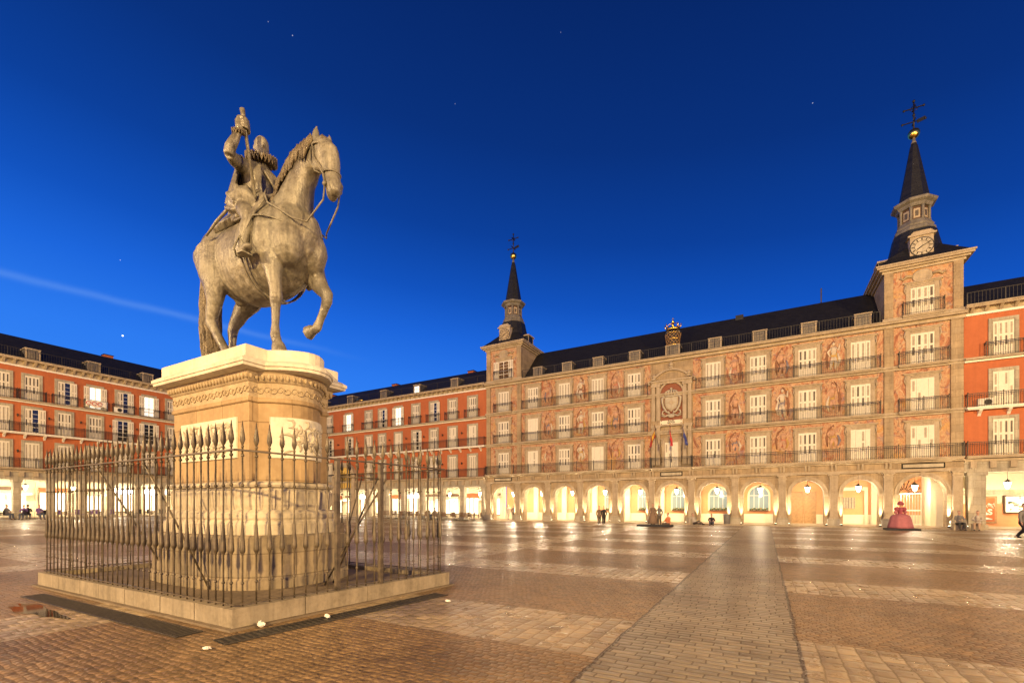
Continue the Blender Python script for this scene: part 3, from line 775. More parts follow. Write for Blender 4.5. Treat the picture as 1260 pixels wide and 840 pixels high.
for s in (-1, 1):                                    # slashed breeches, hose and shoes
    r_.tube([(-0.05, 0.22 * s, 3.38), (0.12, 0.42 * s, 3.30), (0.34, 0.58 * s, 3.10), (0.48, 0.66 * s, 2.98)], [(0.24, 0.28), (0.30, 0.36), (0.29, 0.32), (0.17, 0.18)], B, 16)
    for k in range(9):
        a = 2 * PI * k / 9
        r_.tube([(-0.02 + .06 * math.cos(a), (0.28 + .2 * math.sin(a)) * s, 3.40 + 0.25 * math.cos(a)), (0.20 + .16 * math.cos(a), (0.50 + .33 * math.sin(a)) * s, 3.20 + 0.33 * math.cos(a)), (0.44 + .08 * math.cos(a), (0.65 + .16 * math.sin(a)) * s, 3.0 + .17 * math.cos(a))], [0.04, 0.055, 0.04], B, 6)
    r_.tube([(0.42, 0.62 * s, 3.02), (0.62, 0.68 * s, 2.86), (0.76, 0.71 * s, 2.70), (0.78, 0.73 * s, 2.58), (0.75, 0.77 * s, 2.40), (0.73, 0.80 * s, 2.20), (0.72, 0.82 * s, 2.02)],
            [0.165, 0.16, 0.15, 0.125, 0.13, 0.10, 0.078], B, 14)
    r_.tube([(0.60, 0.82 * s, 1.93), (0.72, 0.83 * s, 1.97), (0.90, 0.86 * s, 1.96), (1.06, 0.89 * s, 1.97), (1.12, 0.90 * s, 1.98)], [(0.06, 0.06), (0.09, 0.085), (0.095, 0.075), (0.085, 0.055), (0.03, 0.03)], B, 12)
    r_.ball((0.78, 0.72 * s, 2.72), 0.10, B, 8)
rider = link('rider', remesh(r_, 'rider', 0.020, 1, B, 0.008), st)
b = MB(); b.tube([BT, BT + (BB - BT) * 0.10, BT + (BB - BT) * 0.11, BB], [0.052, 0.046, 0.036, 0.03], B, 10); b.build('baton', rider)
# pleated ruffs at neck and wrist
def ruff(M, r0, r1, hgt, n=26):
    b = MB(); b.M = M; top = []; bot = []
    rings = []
    for (rr, th) in ((r0, 0.4), (r0 + (r1 - r0) * .5, 0.9), (r1, 1.0)):
        a_ = []; b_ = []
        for k in range(n * 4):
            a = 2 * PI * k / (n * 4); w_ = math.sin(k * PI / 2) * hgt * 0.55 * th
            a_.append((rr * math.cos(a), rr * math.sin(a), w_ + hgt * 0.32)); b_.append((rr * math.cos(a), rr * math.sin(a), w_ - hgt * 0.32))
        rings.append((a_, b_))
    seq = [rings[0][0], rings[1][0], rings[2][0], rings[2][1], rings[1][1], rings[0][1], rings[0][0]]
    b.loft(seq, 'bronze_hair', False, False)
    return b
ruff(Matrix.Translation((0.09, 0, 4.49)) @ Matrix.Rotation(R(12), 4, 'Y') @ Matrix.Rotation(R(10), 4, 'X'), 0.12, 0.335, 0.10).build('ruff', rider)
ruff(Matrix.Translation((0.425, -0.72, 4.50)) @ Matrix.Rotation(R(20), 4, 'X') @ Matrix.Rotation(R(10), 4, 'Y'), 0.055, 0.13, 0.06, 14).build('cuff', rider)
# short cloak hanging from the shoulders, and the sash across the breastplate
b = MB(); rings = []
for j in range(10):
    f = j / 9; ring = []
    z = 4.36 - 1.02 * f; rad = 0.40 + 0.16 * f
    for k in range(25):
        a = R(78) + R(212) * k / 24
        fold = 0.035 * math.sin(k * 1.7 + 1.2 * f) * (0.3 + f)
        ring.append(((rad * 0.72 + fold) * math.cos(a) * 1.05 - 0.02 - 0.10 * f, (rad + fold) * math.sin(a) * -1.0 * (1.08), z - 0.05 * math.sin(k * 0.9) * f))
    for k in range(24, -1, -1):
        a = R(78) + R(212) * k / 24
        fold = 0.035 * math.sin(k * 1.7 + 1.2 * f) * (0.3 + f)
        ring.append(((rad * 0.72 + fold - 0.035) * math.cos(a) * 1.05 - 0.02 - 0.10 * f, (rad + fold - 0.035) * math.sin(a) * -1.08, z - 0.05 * math.sin(k * 0.9) * f))
    rings.append(ring)
b.loft(rings, B, True, True); b.build('cloak', rider)
b = MB()
for k in range(5):
    o_ = 0.055 * k
    b.tube([(0.10 + .01 * k, -0.20 + o_, 4.36), (0.28, -0.02 + o_, 4.14 + .01 * k), (0.33, 0.16 + o_ * .8, 3.92), (0.30, 0.30 + o_ * .5, 3.70), (0.22, 0.40, 3.50 - .02 * k)], [0.028, 0.036, 0.036, 0.034, 0.025], B, 6)
b.tube([(0.26, -0.24, 3.52), (0.30, 0, 3.50), (0.26, 0.24, 3.52)], 0.035, B, 6)
b.build('sash', rider)
b = MB()
b.tube([(0.30, -0.40, 3.45), (0.08, -0.70, 3.12), (-0.25, -0.80, 2.86), (-0.60, -0.82, 2.66)], [0.035, 0.035, 0.032, 0.02], B, 8)
b.tube([(0.28, -0.56, 3.36), (0.34, -0.46, 3.46), (0.34, -0.34, 3.52)], 0.02, B, 6)
b.tube([(0.30, -0.40, 3.45), (0.46, -0.28, 3.58)], [0.028, 0.032], B, 8)
b.build('sword', rider)
for s in (-1, 1):
    b = MB()
    b.tube([(0.60, 0.86 * s, 1.90), (0.66, 0.95 * s, 2.02), (0.76, 0.90 * s, 2.24), (0.86, 0.84 * s, 2.02), (0.92, 0.84 * s, 1.90)], 0.022, B, 6)
    b.box(0.80, 0.98, 0.76 * s, 0.98 * s, 1.86, 1.89, B)
    b.tube([(0.78, 0.88 * s, 2.22), (0.74, 0.80 * s, 2.60), (0.60, 0.60 * s, 3.05)], (0.02), B, 6)
    b.build('stirrup', st)
# ------------------------------------------------------------------ stone kerb and iron railing round the pedestal
FC = [(-13.52, 3.66), (-6.45, 3.66), (-6.03, 7.80), (-13.30, 7.95)]   # corners of the railing
def off(P, e):
    c = Vector((sum(p[0] for p in P) / 4, sum(p[1] for p in P) / 4)); out = []
    for p in P:
        out.append((p[0] + (e if p[0] > c.x else -e), p[1] + (e if p[1] > c.y else -e)))
    return out
kb = thing('stone_kerb', 'low worn stone kerb under the iron railing, stained at the joints', 'kerb', (-9.9, 5.8, 0))
b = MB(); O_ = Matrix.Translation((9.9, -5.8, 0)); b.M = Matrix.Translation((-(-9.9), -5.8, 0))
outer, inner = off(FC, 0.09), off(FC, -0.14)
rnd = random.Random(2)
for i in range(4):
    p, q = Vector(outer[i]), Vector(outer[(i + 1) % 4]); pi2, qi = Vector(inner[i]), Vector(inner[(i + 1) % 4])
    n = 7 if i % 2 == 0 else 4
    cuts = [0] + sorted((k + rnd.uniform(-.12, .12)) / n for k in range(1, n)) + [1]
    for k in range(n):
        g = 0.0012
        a, c = cuts[k] + (g if k else 0), cuts[k + 1] - (g if k < n - 1 else 0)
        pts = [p.lerp(q, a), p.lerp(q, c), pi2.lerp(qi, c), pi2.lerp(qi, a)]
        z = 0.285 + rnd.uniform(-.006, .006)
        b.prism([tuple(v) for v in pts], -0.05, z, 'kerb_stone')
b.build('kerb_blocks', kb)
b = MB(); b.M = Matrix.Translation((9.9, -5.8, 0))
b.prism(off(FC, 0.17), -0.05, 0.03, 'footing_stone'); b.build('footing', kb)
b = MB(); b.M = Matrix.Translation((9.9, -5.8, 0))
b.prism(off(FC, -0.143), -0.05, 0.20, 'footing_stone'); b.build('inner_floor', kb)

fe = thing('iron_railing', 'rust brown iron railing of spear topped bars around the pedestal', 'railing', (-9.9, 5.8, 0))
FI = 'fence_iron'
T0 = Matrix.Translation((9.9, -5.8, 0))
def picket():
    b = MB(); n = 8
    b.lathe([(0.012, 0.285), (0.012, 0.60), (0.012, 1.02), (0.022, 1.035), (0.036, 1.06), (0.040, 1.085), (0.037, 1.12), (0.029, 1.25), (0.018, 1.42), (0.012, 1.52), (0.012, 2.44)], n, FI)
    for z, r in ((0.62, 0.024), (1.03, 0.022), (2.00, 0.026), (2.42, 0.026), (2.545, 0.022)):
        b.lathe([(0.008, z - r), (r * .8, z - r * .55), (r, z), (r * .8, z + r * .55), (0.008, z + r)], n, FI)
    b.lathe([(0.012, 2.43), (0.013, 2.57), (0.022, 2.59), (0.037, 2.64), (0.032, 2.70), (0.018, 2.79), (0.003, 2.91)], n, FI)
    return b.mesh('picket')
PM = picket()
def side(p, q, n, skip=(), lim=None):
    p, q = Vector(p), Vector(q)
    for k in range(n):
        t = (k + 0.5) / n
        if any(a < t < c for a, c in skip): continue
        x = p.lerp(q, t)
        yield x, t
cnt = 0
far = MB(); far.M = T0
for i, (p, q, n) in enumerate(((FC[0], FC[1], 36), (FC[1], FC[2], 22), (FC[3], FC[2], 26), (FC[0], FC[3], 16))):
    for x, t in side(p, q, n, ((0.36, 0.40), (0.59, 0.61)) if i == 1 else ()):
        link('picket', PM, fe, (x.x + 9.9, x.y - 5.8, rnd.uniform(-.006, .006)), rnd.uniform(0, 1))
for i, (p, q) in enumerate(zip(FC, FC[1:] + FC[:1])):
    p3, q3 = Vector((p[0], p[1], 0)), Vector((q[0], q[1], 0)); d = (q3 - p3).normalized(); nn = Vector((-d.y, d.x, 0))
    for z0, z1, w_ in ((2.475, 2.497, 0.028), (0.315, 0.335, 0.02)):
        b = MB(); b.M = T0
        b.prism([tuple((v)[:2]) for v in (p3 - nn * w_ - d * .02, q3 - nn * w_ + d * .02, q3 + nn * w_ + d * .02, p3 + nn * w_ - d * .02)], z0 + 0.003 * (i % 2), z1 + 0.003 * (i % 2), FI)
        b.build('rail', fe)
# gate posts and lintel bar on the short side
g0 = Vector(FC[1]).lerp(Vector(FC[2]), 0.385); g1 = Vector(FC[1]).lerp(Vector(FC[2]), 0.60)
for g_ in (g0, g1):
    b = MB(); b.M = T0
    b.box(g_.x - .035, g_.x + .035, g_.y - .035, g_.y + .035, 0.28, 2.474, FI); b.build('gate_post', fe)
b = MB(); b.M = T0
b.tube([(g0.x, g0.y, 2.2), (g1.x, g1.y, 2.2)], 0.014, FI, 6); b.build('gate_bar', fe); b = MB(); b.M = T0
b.box(g0.x - .05, g0.x + .03, g0.y + 0.01, g0.y + .12, 1.25, 1.42, FI)
b.build('gate_lock', fe)
for p, q in (((-11.0, 3.68, 2.42), (-10.55, 4.70, 0.22)), ((-9.15, 3.68, 2.42), (-8.75, 4.50, 0.22)), ((g1.x - .02, g1.y, 2.3), (g1.x - 1.15, g1.y - .1, 0.22)), ((g0.x + .13, g0.y + 1.0, 2.2), (g0.x - .95, g0.y + .5, 0.22)), ((-11.2, 7.95, 2.42), (-11.0, 7.25, 0.22)), ((-8.6, 7.92, 2.42), (-8.6, 7.2, 0.22))):
    b = MB(); b.M = T0; p, q = Vector(p), Vector(q); b.tube([p, p.lerp(q, 0.45) + Vector((0, 0, .05)), q], 0.017, FI, 6); b.build('brace', fe)
# gully grates along the kerb
def grate(name, p, q, w_, label):
    p, q = Vector(p), Vector(q); L = (q - p).length; a = math.atan2(q.y - p.y, q.x - p.x)
    t = thing('drain_grate', label, 'grate', (p.x, p.y, 0), a, 'gully grates along the kerb')
    b = MB(); b.box(0, L, 0, w_, 0.001, 0.006, 'drain_dark'); b.build('gully', t)
    b = MB()
    for y in (0, w_ - .025): b.box(0, L, y, y + .025, 0.006, 0.016, 'drain_iron')
    n = int(L / 0.085)
    for k in range(n):
        x = 0.04 + k * (L - .08) / (n - 1)
        b.box(x - .016, x + .016, .026, w_ - .026, 0.006, 0.015, 'drain_iron')
    b.build('bars', t)
grate('g', (-12.2, 2.96), (-6.65, 3.02), 0.33, 'long dark iron gully grate along the puddle side of the kerb')
grate('g', (-5.78, 3.15), (-5.30, 7.0), 0.33, 'dark iron gully grate along the gate side of the kerb')
# puddle by the long side
b = MB(); ring = []
for k in range(40):
    a = 2 * PI * k / 40; r1 = 1 + 0.22 * math.sin(3 * a + 1) + 0.13 * math.sin(7 * a)
    ring.append((0.95 * r1 * math.cos(a) - 10.4, 0.17 * r1 * math.sin(a) + 2.70))
m = MT('water'); m.set(col=(0.012, 0.009, 0.007), rough=0.04, spec=0.6)
b.add([(x, y, 0.006) for x, y in ring], [list(range(40))], 'water'); o = b.build('puddle'); o['kind'] = 'structure'
# crumpled white paper on the stones
def litter(x, y, s, label, flat, seed):
    r2 = random.Random(seed); b = MB(); b.ball((0, 0, s * flat * .8), s * .85, 'paper', 14, 1, 0.7, flat)
    for i, v in enumerate(b.v):
        k = 1 + 0.9 * (r2.random() - .5)
        b.v[i] = (v[0] * k, v[1] * (1 + .5 * (r2.random() - .5)), max(0.001, v[2] * (1 + .6 * (r2.random() - .4))))
    b.sm = [False] * len(b.sm)
    o = b.build('paper_scrap', None, (x, y, 0.012)); tag(o, label, 'litter')

litter(-6.18, 3.86, 0.075, 'larger crumpled white paper scrap on the grate near the kerb corner', 0.6, 1)
litter(-5.80, 4.66, 0.06, 'small white paper scrap on the grate near the gate', 0.5, 2)
litter(-5.78, 2.95, 0.07, 'flat white paper scrap on the open paving in front of the kerb corner', 0.2, 3)
litter(-4.93, 6.50, 0.06, 'white paper scrap farthest from the kerb corner, by the end of the grate', 0.25, 4)
# ------------------------------------------------------------------ facade kit: every building is laid out in its own frame
# (u along the front, v into the building, z up)
def cbox(b, u, du, v0, v1, z0, z1, m): b.box(u - du / 2, u + du / 2, v0, v1, z0, z1, m)
CACHE = {}
def cached(key, fn):
    if key not in CACHE: CACHE[key] = fn().mesh(key[0])
    return CACHE[key]
def surround(w, h, style):
    b = MB(); m = 'trim_stone' if style == 'carved' else 'grey_stone'
    f = 0.27 if style == 'carved' else 0.24
    for s in (-1, 1): b.box(s * w / 2, s * (w / 2 + f), -0.085, 0.0, 0, h + f, m)
    b.box(-w / 2, w / 2, -0.085, 0, h, h + f, m)
    b.box(-w / 2, w / 2, -0.06, 0, 0.0, 0.05, m)
    if style == 'carved':
        b.box(-w / 2 - .46, w / 2 + .46, -0.20, 0, h + f + .08, h + f + .16, m)
        b.box(-w / 2 - .38, w / 2 + .38, -0.13, 0, h + f + .003, h + f + .08, m)
        for s in (-1, 1):
            b.tube([(s * (w / 2 + .30), -0.07, h + f - .05), (s * (w / 2 + .36), -0.09, h - .15), (s * (w / 2 + .28), -0.06, h - .45)], [0.07, 0.055, 0.03], m, 6)
        pts = []
        for k in range(13):
            pts.append((-w / 2 + w * k / 12, -0.09, h + f * .62 + 0.035 * math.cos(k * PI / 1.5)))
        b.tube(pts, 0.035, m, 6)
    elif style == 'plain':
        for s in (-1, 1): b.box(s * (w / 2 + .035), s * (w / 2 + .06), -0.10, -0.085, 0.02, h + .06, m)
        b.box(-w / 2 - .06, w / 2 + .06, -0.10, -0.085, h + .06, h + .085, m)
    return b
def french_pane(w, h, lit):
    b = MB(); g = 'room_light' if lit else 'window_glass'; p = 'white_paint'
    b.box(-w / 2, w / 2, -0.012, -0.004, 0.05, h, g)
    for s in (-1, 0, 1):
        x = s * (w / 2 - .045); b.box(x - .04, x + .04, -0.045, -0.012, 0.05, h, p)
    for z in (0.09, 0.62, h - .045): b.box(-w / 2, w / 2, -0.043, -0.013, z - .04, z + .04, p)
    for s in (-1, 1):
        for k in (1, 2, 3):
            z = 0.66 + (h - .75) * k / 4; b.box(s * .04, s * (w / 2 - .085), -0.035, -0.012, z - .014, z + .014, p)
    return b
def shutter(w, h, pat, seed, narrow=False):
    """one folding leaf pair filling half of the opening; origin at its hinge side bottom"""
    r = random.Random(seed); b = MB(); lw = w / 2
    for k in range(2):
        x0 = k * lw + .006; x1 = (k + 1) * lw - .006
        st_ = lw * 0.27
        b.box(x0, x1, -0.055, -0.03, 0.06, h - .01, 'shutter_paint')
        rows = [(h * .30, h * .56), (h * .62, h * .93)]
        if pat == 'slats': rows = [(h * .30, h * .93)]
        for j, (a, c) in enumerate(rows):
            q = r.random()
            m = 'louvre_paint'
            if pat == 'mix' and q < .30: m = 'louvre_dark'
            if pat == 'solid' and q < .75: m = 'shutter_paint'
            b.box(x0 + st_, x1 - st_, -0.058, -0.0555, a, c, m)
            n = max(3, int((c - a) / 0.11))
            for i in range(n):
                z = a + (c - a) * (i + .5) / n
                b.box(x0 + st_ + .004, x1 - st_ - .004, -0.066, -0.0585, z - .012, z + .012, m)
        b.box(x0 + .03, x1 - .03, -0.062, -0.0552, 0.10, h * .26, 'shutter_paint')
    return b
def open_shutter(w, h):
    b = MB(); b.box(-w, 0, -0.13, -0.10, 0.06, h - .01, 'shutter_paint')
    for a, c in ((h * .30, h * .56), (h * .62, h * .93)):
        for k in range(2):
            b.box(-w + k * w / 2 + .08, -w + (k + 1) * w / 2 - .08, -0.135, -0.1305, a, c, 'louvre_paint')
    return b
WR = random.Random(21)
def window(par, u, z, w, h, style, state, v=0.0):
    key = 'carved' if style == 'carved' else style
    o = link('window', cached(('surround', w, h, key), lambda: surround(w, h, key)), par, (u, v, z))
    lit = state == 'lit'
    link('pane', cached(('pane', w, h, lit), lambda: french_pane(w, h, lit)), o)
    if state in ('closed', 'half', 'solid', 'slats'):
        pat = {'closed': 'mix', 'half': 'mix', 'solid': 'solid', 'slats': 'slats'}[state]
        for s in (-1, 1):
            if state == 'half' and s == 1: continue
            sd = WR.randrange(5)
            me = cached(('shutter', round(w, 2), h, pat, sd), lambda: shutter(w / 2 - .01, h, pat, sd))
            link('shutter', me, o, (-w / 2 + .005 if s < 0 else .005, 0, 0))
    if state in ('open', 'lit', 'half'):
        for s in ((-1, 1) if state != 'half' else (1,)):
            me = cached(('open_shutter', w, h), lambda: open_shutter(w * .42, h))
            link('shutter', me, o, (-w / 2 + .0 if s < 0 else w / 2 + w * .42, 0, 0))
    return o
def balcony(par, u0, u1, z, depth=0.55, style='stone', rail=0.98, brackets=0, slab=True, finials=False, v=0.0):
    b = MB(); m = 'trim_stone' if style == 'stone' else 'white_paint'
    if slab:
        b.box(u0, u1, -depth, 0, z - .10, z, m); b.box(u0 + .05, u1 - .05, -depth + .07, 0, z - .19, z - .102, m)
    for k in range(brackets):
        u = u0 + (u1 - u0) * (k + .5) / brackets
        b.prism([(-depth * .85, z - .192), (0, z - .192), (0, z - .62), (-depth * .25, z - .46), (-depth * .7, z - .30)], u - .09, u + .09, m, 'x')
    if not b.v: b.box(u0, u1, -depth, -depth + .06, z - .03, z + .0, 'black_iron')
    o = b.build('balcony', par, (0, v, 0))
    b = MB(); I = 'black_iron'
    d = -depth + .04
    def run(p, q):
        L = math.hypot(q[0] - p[0], q[1] - p[1]); n = max(1, int(L / .125))
        for k in range(n + 1):
            t = k / n; x = p[0] + (q[0] - p[0]) * t; y = p[1] + (q[1] - p[1]) * t
            r = .009
            b.box(x - r, x + r, y - r, y + r, z, z + rail, I)
        for zz, r in ((z + rail, .022), (z + .10, .014), (z + rail - .13, .011)):
            if abs(q[0] - p[0]) > abs(q[1] - p[1]): b.box(p[0], q[0], p[1] - r, p[1] + r, zz - r, zz + r, I)
            else: b.box(p[0] - r, p[0] + r, p[1], q[1], zz - r, zz + r, I)
    run((u0 + .04, d), (u1 - .04, d)); run((u0 + .04, d + .02), (u0 + .04, -.01)); run((u1 - .04, d + .02), (u1 - .04, -.01))
    n = max(1, round((u1 - u0) / 1.9))
    for k in range(n + 1):
        u = u0 + .04 + (u1 - u0 - .08) * k / n
        b.box(u - .022, u + .022, d - .024, d + .024, z, z + rail + .03, I)
        b.ball((u, d, z + rail + .07), .045, I, 6)
    if finials:
        k = u0 + .15
        while k < u1 - .1:
            b.ball((k, d - .035, z + .09), .028, 'gold_leaf', 6); k += .25
    b.build('railing', o)
    return o
def dormer(par, u, z, w=1.0, h=1.1, v=0.55, lit=False, dep=1.6):
    b = MB(); m = 'dormer_zinc'
    b.box(u - w / 2, u + w / 2, v, v + dep, z, z + h, m)
    b.box(u - w / 2 - .10, u + w / 2 + .10, v - .10, v + dep, z + h + .002, z + h + .10, 'trim_stone')
    for s in (-1, 1): b.box(u + s * w / 2 - .07, u + s * w / 2 + .07, v - .05, v, z, z + h, 'trim_stone')
    o = b.build('dormer', par)
    b = MB(); b.box(u - w / 2 + .1, u + w / 2 - .1, v - .02, v - .004, z + .12, z + h - .1, 'room_light' if lit else 'attic_pane')
    b.box(u - .025, u + .025, v - .035, v - .021, z + .12, z + h - .1, 'dormer_zinc')
    b.box(u - w / 2 + .1, u + w / 2 - .1, v - .034, v - .0205, z + h * .55, z + h * .55 + .04, 'dormer_zinc')
    b.build('pane', o)
def roof_rail(par, u0, u1, z, v=0.12, h=1.0):
    b = MB(); n = int((u1 - u0) / .2); I = 'black_iron'
    for k in range(n + 1):
        u = u0 + (u1 - u0) * k / n; r = .010 if k % 10 else .03
        b.box(u - r, u + r, v - r, v + r, z, z + h, I)
    for zz in (z + .1, z + h): b.box(u0, u1, v - .02, v + .02, zz - .02, zz + .02, I)
    b.build('roof_railing', par)
def pitched_roof(par, u0, u1, z0, v0, vr, zr, vb, m='slate'):
    b = MB(); b.prism([(v0, z0), (vr, zr), (vr + .25, zr), (vb, z0)], u0, u1, m, 'x')
    k = u0 + 2
    o = b.build('roof', par); return o
def bracket_cornice(par, u0, u1, z0, z1, m='trim_stone', n=None, proj=.55):
    b = MB(); H_ = z1 - z0
    b.box(u0, u1, -.10, 0, z0, z0 + .16, 'white_paint')
    b.box(u0, u1, -.06, 0, z0 + .162, z1 - .22, m)
    b.box(u0, u1, -proj, .1, z1 - .218, z1 - .10, m); b.box(u0, u1, -proj - .08, .1, z1 - .098, z1, m)
    n = n or int((u1 - u0) / .75)
    for k in range(n):
        u = u0 + (u1 - u0) * (k + .5) / n
        b.prism([(-proj + .06, z1 - .22), (-.061, z1 - .22), (-.061, z0 + .18), (-.16, z0 + .24)], u - .09, u + .09, m, 'x')
    b.build('cornice', par)

LANT = []
def lantern_mesh():
    b = MB(); n = 6
    b.lathe([(0.10, -.28), (0.20, .12), (0.20, .13)], n, 'lamp_glass', (0, 0, 0), False)
    b2 = MB()
    b2.lathe([(0.02, -.36), (0.11, -.30), (0.11, -.281)], n, 'black_iron', (0, 0, 0), False)
    b2.lathe([(0.24, .131), (0.22, .17), (0.10, .30), (0.03, .34), (0.03, .40)], n, 'black_iron', (0, 0, 0), False)
    b2.lathe([(0.012, .40), (0.012, 1.05)], 6, 'black_iron')
    return b.mesh('lamp_glass'), b2.mesh('lamp_frame')
LG, LF = lantern_mesh()
def lantern(x, y, z, label, power=60, group='lanterns hanging in the arcades'):
    t = thing('hanging_lantern', label, 'lantern', (x, y, z), 0, group)
    link('frame', LF, t); link('lamp_glass', LG, t)
    lamp('lantern_light', (x, y, z - .42), power, WARM2, .10)
    return t
# ------------------------------------------------------------------ the painted house with its two clock towers
FY = 46.0
pan = thing('painted_town_house', 'long stone house with painted murals, arcade and two slate spired clock towers', 'building', (0, FY, 0))
U0, U1, U2, U3 = -29.05, -24.40, 8.22, 12.86     # tower / main block / tower
S1, S2, S3, S4 = 5.40, 9.02, 12.66, 16.16         # floor bands
BAYS = [-26.72, -22.90, -19.10, -15.35, -11.55, -7.95, -4.25, -0.58, 3.10, 6.72, 10.54]
EDGES = [-29.05, -24.75, -21.0, -17.22, -13.45, -9.78, -6.12, -2.42, 1.26, 4.92, 8.45, 12.86]
b = MB(); b.box(U0, U3, 0.02, 0.6, S1, S4, 'facade_stone'); b.box(U0, U3, .6, 9.6, S1, S4 - .02, 'render_plaster'); b.build('wall', pan)
# the arcade front
b = MB(); ZS = 2.72
def archpts(u, r, zs, n=16): return [(u + r * math.cos(PI - PI * k / n), zs + r * math.sin(PI - PI * k / n)) for k in range(n + 1)]
for i, u in enumerate(BAYS):
    e0, e1 = EDGES[i], EDGES[i + 1]; r = 1.16 if i not in (0, 10) else 1.40
    zs = ZS if i not in (0, 10) else 2.62
    P = [(e0, 0.0), (e0, S1 - .002), (e1, S1 - .002), (e1, 0.0), (u + r, 0.0)] + archpts(u, r, zs)[::-1] + [(u - r, 0.0)]
    b.prism(P, 0.0, 0.75, 'facade_stone', 'y')
b.build('arcade_wall', pan)
for i, u in enumerate(BAYS):
    r = 1.16 if i not in (0, 10) else 1.40; zs = ZS if i not in (0, 10) else 2.62
    b = MB()
    for (ra, rb, p) in ((r + .003, r + .16, .05), (r + .163, r + .30, .09)):
        A_ = archpts(u, ra, zs, 20); B_ = archpts(u, rb, zs, 20)
        b.prism(A_ + B_[::-1], -p, 0.02, 'trim_stone', 'y')
    for s in (-1, 1):
        b.box(u + s * (r + .003), u + s * (r + .30), -.10, .02, zs - .22, zs - .003, 'trim_stone')
        b.box(u + s * (r + .006), u + s * (r + .24), -.05, .02, 0.1, zs - .222, 'facade_stone')
    b.box(u - .14, u + .14, -.14, .02, zs + r + .02, zs + r + .34, 'trim_stone')
    b.build('arch_moulding', pan)
for i, e in enumerate(EDGES):
    b = MB(); w_ = .54
    uu = [e]
    if i == 0: uu = [e + .35]
    if i == 11: uu = [e - .35]
    for u in uu:
        cbox(b, u, .86, -.52, 0, .0, .62, 'grey_stone'); cbox(b, u, .80, -.47, 0, .622, .70, 'grey_stone')
        cbox(b, u, w_ + .12, -.36, 0, .702, .84, 'trim_stone')
        cbox(b, u, w_, -.28, 0, .842, 4.02, 'trim_stone')
        cbox(b, u, w_ + .10, -.33, 0, 4.022, 4.10, 'trim_stone'); cbox(b, u, w_ + .04, -.30, 0, 4.102, 4.24, 'trim_stone'); cbox(b, u, w_ + .22, -.40, 0, 4.242, 4.36, 'trim_stone')
    b.build('pilaster', pan)
b = MB()
b.box(U0, U3, -.22, 0, 4.362, 4.56, 'trim_stone'); b.box(U0, U3, -.16, 0, 4.562, 5.08, 'facade_stone'); b.box(U0 - .05, U3 + .05, -.34, 0, 5.082, 5.20, 'trim_stone')
for i in range(len(EDGES) - 1):
    for u in (EDGES[i], (EDGES[i] + EDGES[i + 1]) / 2):
        if i in (0, 5, 10) and u != EDGES[i]: continue
        for s in (-.13, .13):
            b.prism([(-.34, 5.08), (-.161, 5.08), (-.161, 4.62), (-.22, 4.64), (-.30, 4.86)], u + s - .075, u + s + .075, 'trim_stone', 'x')
b.build('entablature', pan)
for i, (u, w_) in enumerate(((-26.72, 2.35), (-7.95, 2.05), (10.54, 2.55))):
    b = MB(); b.box(u - w_ / 2, u + w_ / 2, -.20, -.162, 4.60, 5.02, 'drain_dark'); b.box(u - w_ / 2 + .09, u + w_ / 2 - .09, -.215, -.2005, 4.68, 4.94, 'pale_limestone')
    b.build('blank_plaque', pan)
# upper floors: bands, pilaster strips at towers, murals
b = MB()
for z in (S2, S3):
    b.box(U0 - .06, U3 + .06, -.14, 0.02, z - .34, z - .16, 'trim_stone'); b.box(U0 - .10, U3 + .10, -.24, .02, z - .158, z - .0, 'trim_stone')
b.box(U0 - .10, U3 + .10, -.20, .02, S4 - .46, S4 - .22, 'trim_stone'); b.box(U0 - .14, U3 + .14, -.50, .02, S4 - .218, S4 - .08, 'trim_stone'); b.box(U0 - .16, U3 + .16, -.58, .3, S4 - .078, S4, 'trim_stone')
b.build('string_course', pan)
for u0, u1 in ((U0, U0 + .52), (U1 - .52, U1), (U2, U2 + .58), (U3 - .70, U3)):
    b = MB()
    for z0, z1 in ((S1 + .002, S2 - .342), (S2 + .002, S3 - .342), (S3 + .002, S4 - .462)):
        b.box(u0, u1, -.12, 0.02, z0, z1, 'facade_stone')
    b.build('corner_pier', pan)
b = MB()
def mural(u0, u1, z0, z1): MB().box(u0, u1, -.015, 0.02, z0, z1, 'painted_mural').build('mural', pan)
GR = [BAYS[1:5], BAYS[6:10]]
for z0, z1 in ((S1 + .05, S2 - .36), (S2 + .05, S3 - .36), (S3 + .05, S4 - .48)):
    mural(U0 + .54, U1 - .54, z0, z1); mural(U2 + .60, U3 - .72, z0, z1)
    for g_, ends in ((BAYS[1:5], (U1 + .03, -9.95)), (BAYS[6:10], (-6.0, U2 - .03))):
        xs_ = [ends[0]] + [q for u in g_ for q in (u - 1.05, u + 1.05)] + [ends[1]]
        for a, c in zip(xs_[::2], xs_[1::2]):
            if c - a > .2: mural(a, c, z0, z1)
        for u in g_: MB().box(u - 1.14, u + 1.14, -.012, .02, z1 - .30, z1 - .03, 'painted_mural').build('mural', pan)
WH = {0: (S1 + .02, 2.50), 1: (S2 + .02, 2.52), 2: (S3 + .02, 2.36)}
ST = {}
rs = random.Random(5)
for f in range(3):
    z, h = WH[f]
    for i, u in enumerate(BAYS):
        if i == 5:
            continue
        w_ = 1.30 if i not in (0, 10) else 1.42
        if f == 0: stt = rs.choice(['solid', 'solid', 'closed'])
        elif f == 1: stt = rs.choice(['closed', 'closed', 'solid'])
        else: stt = rs.choice(['slats', 'closed', 'closed'])
        window(pan, u, z, w_, h, 'carved', stt)
window(pan, -7.95, S1 + .02, 1.25, 2.45, 'carved', 'solid')
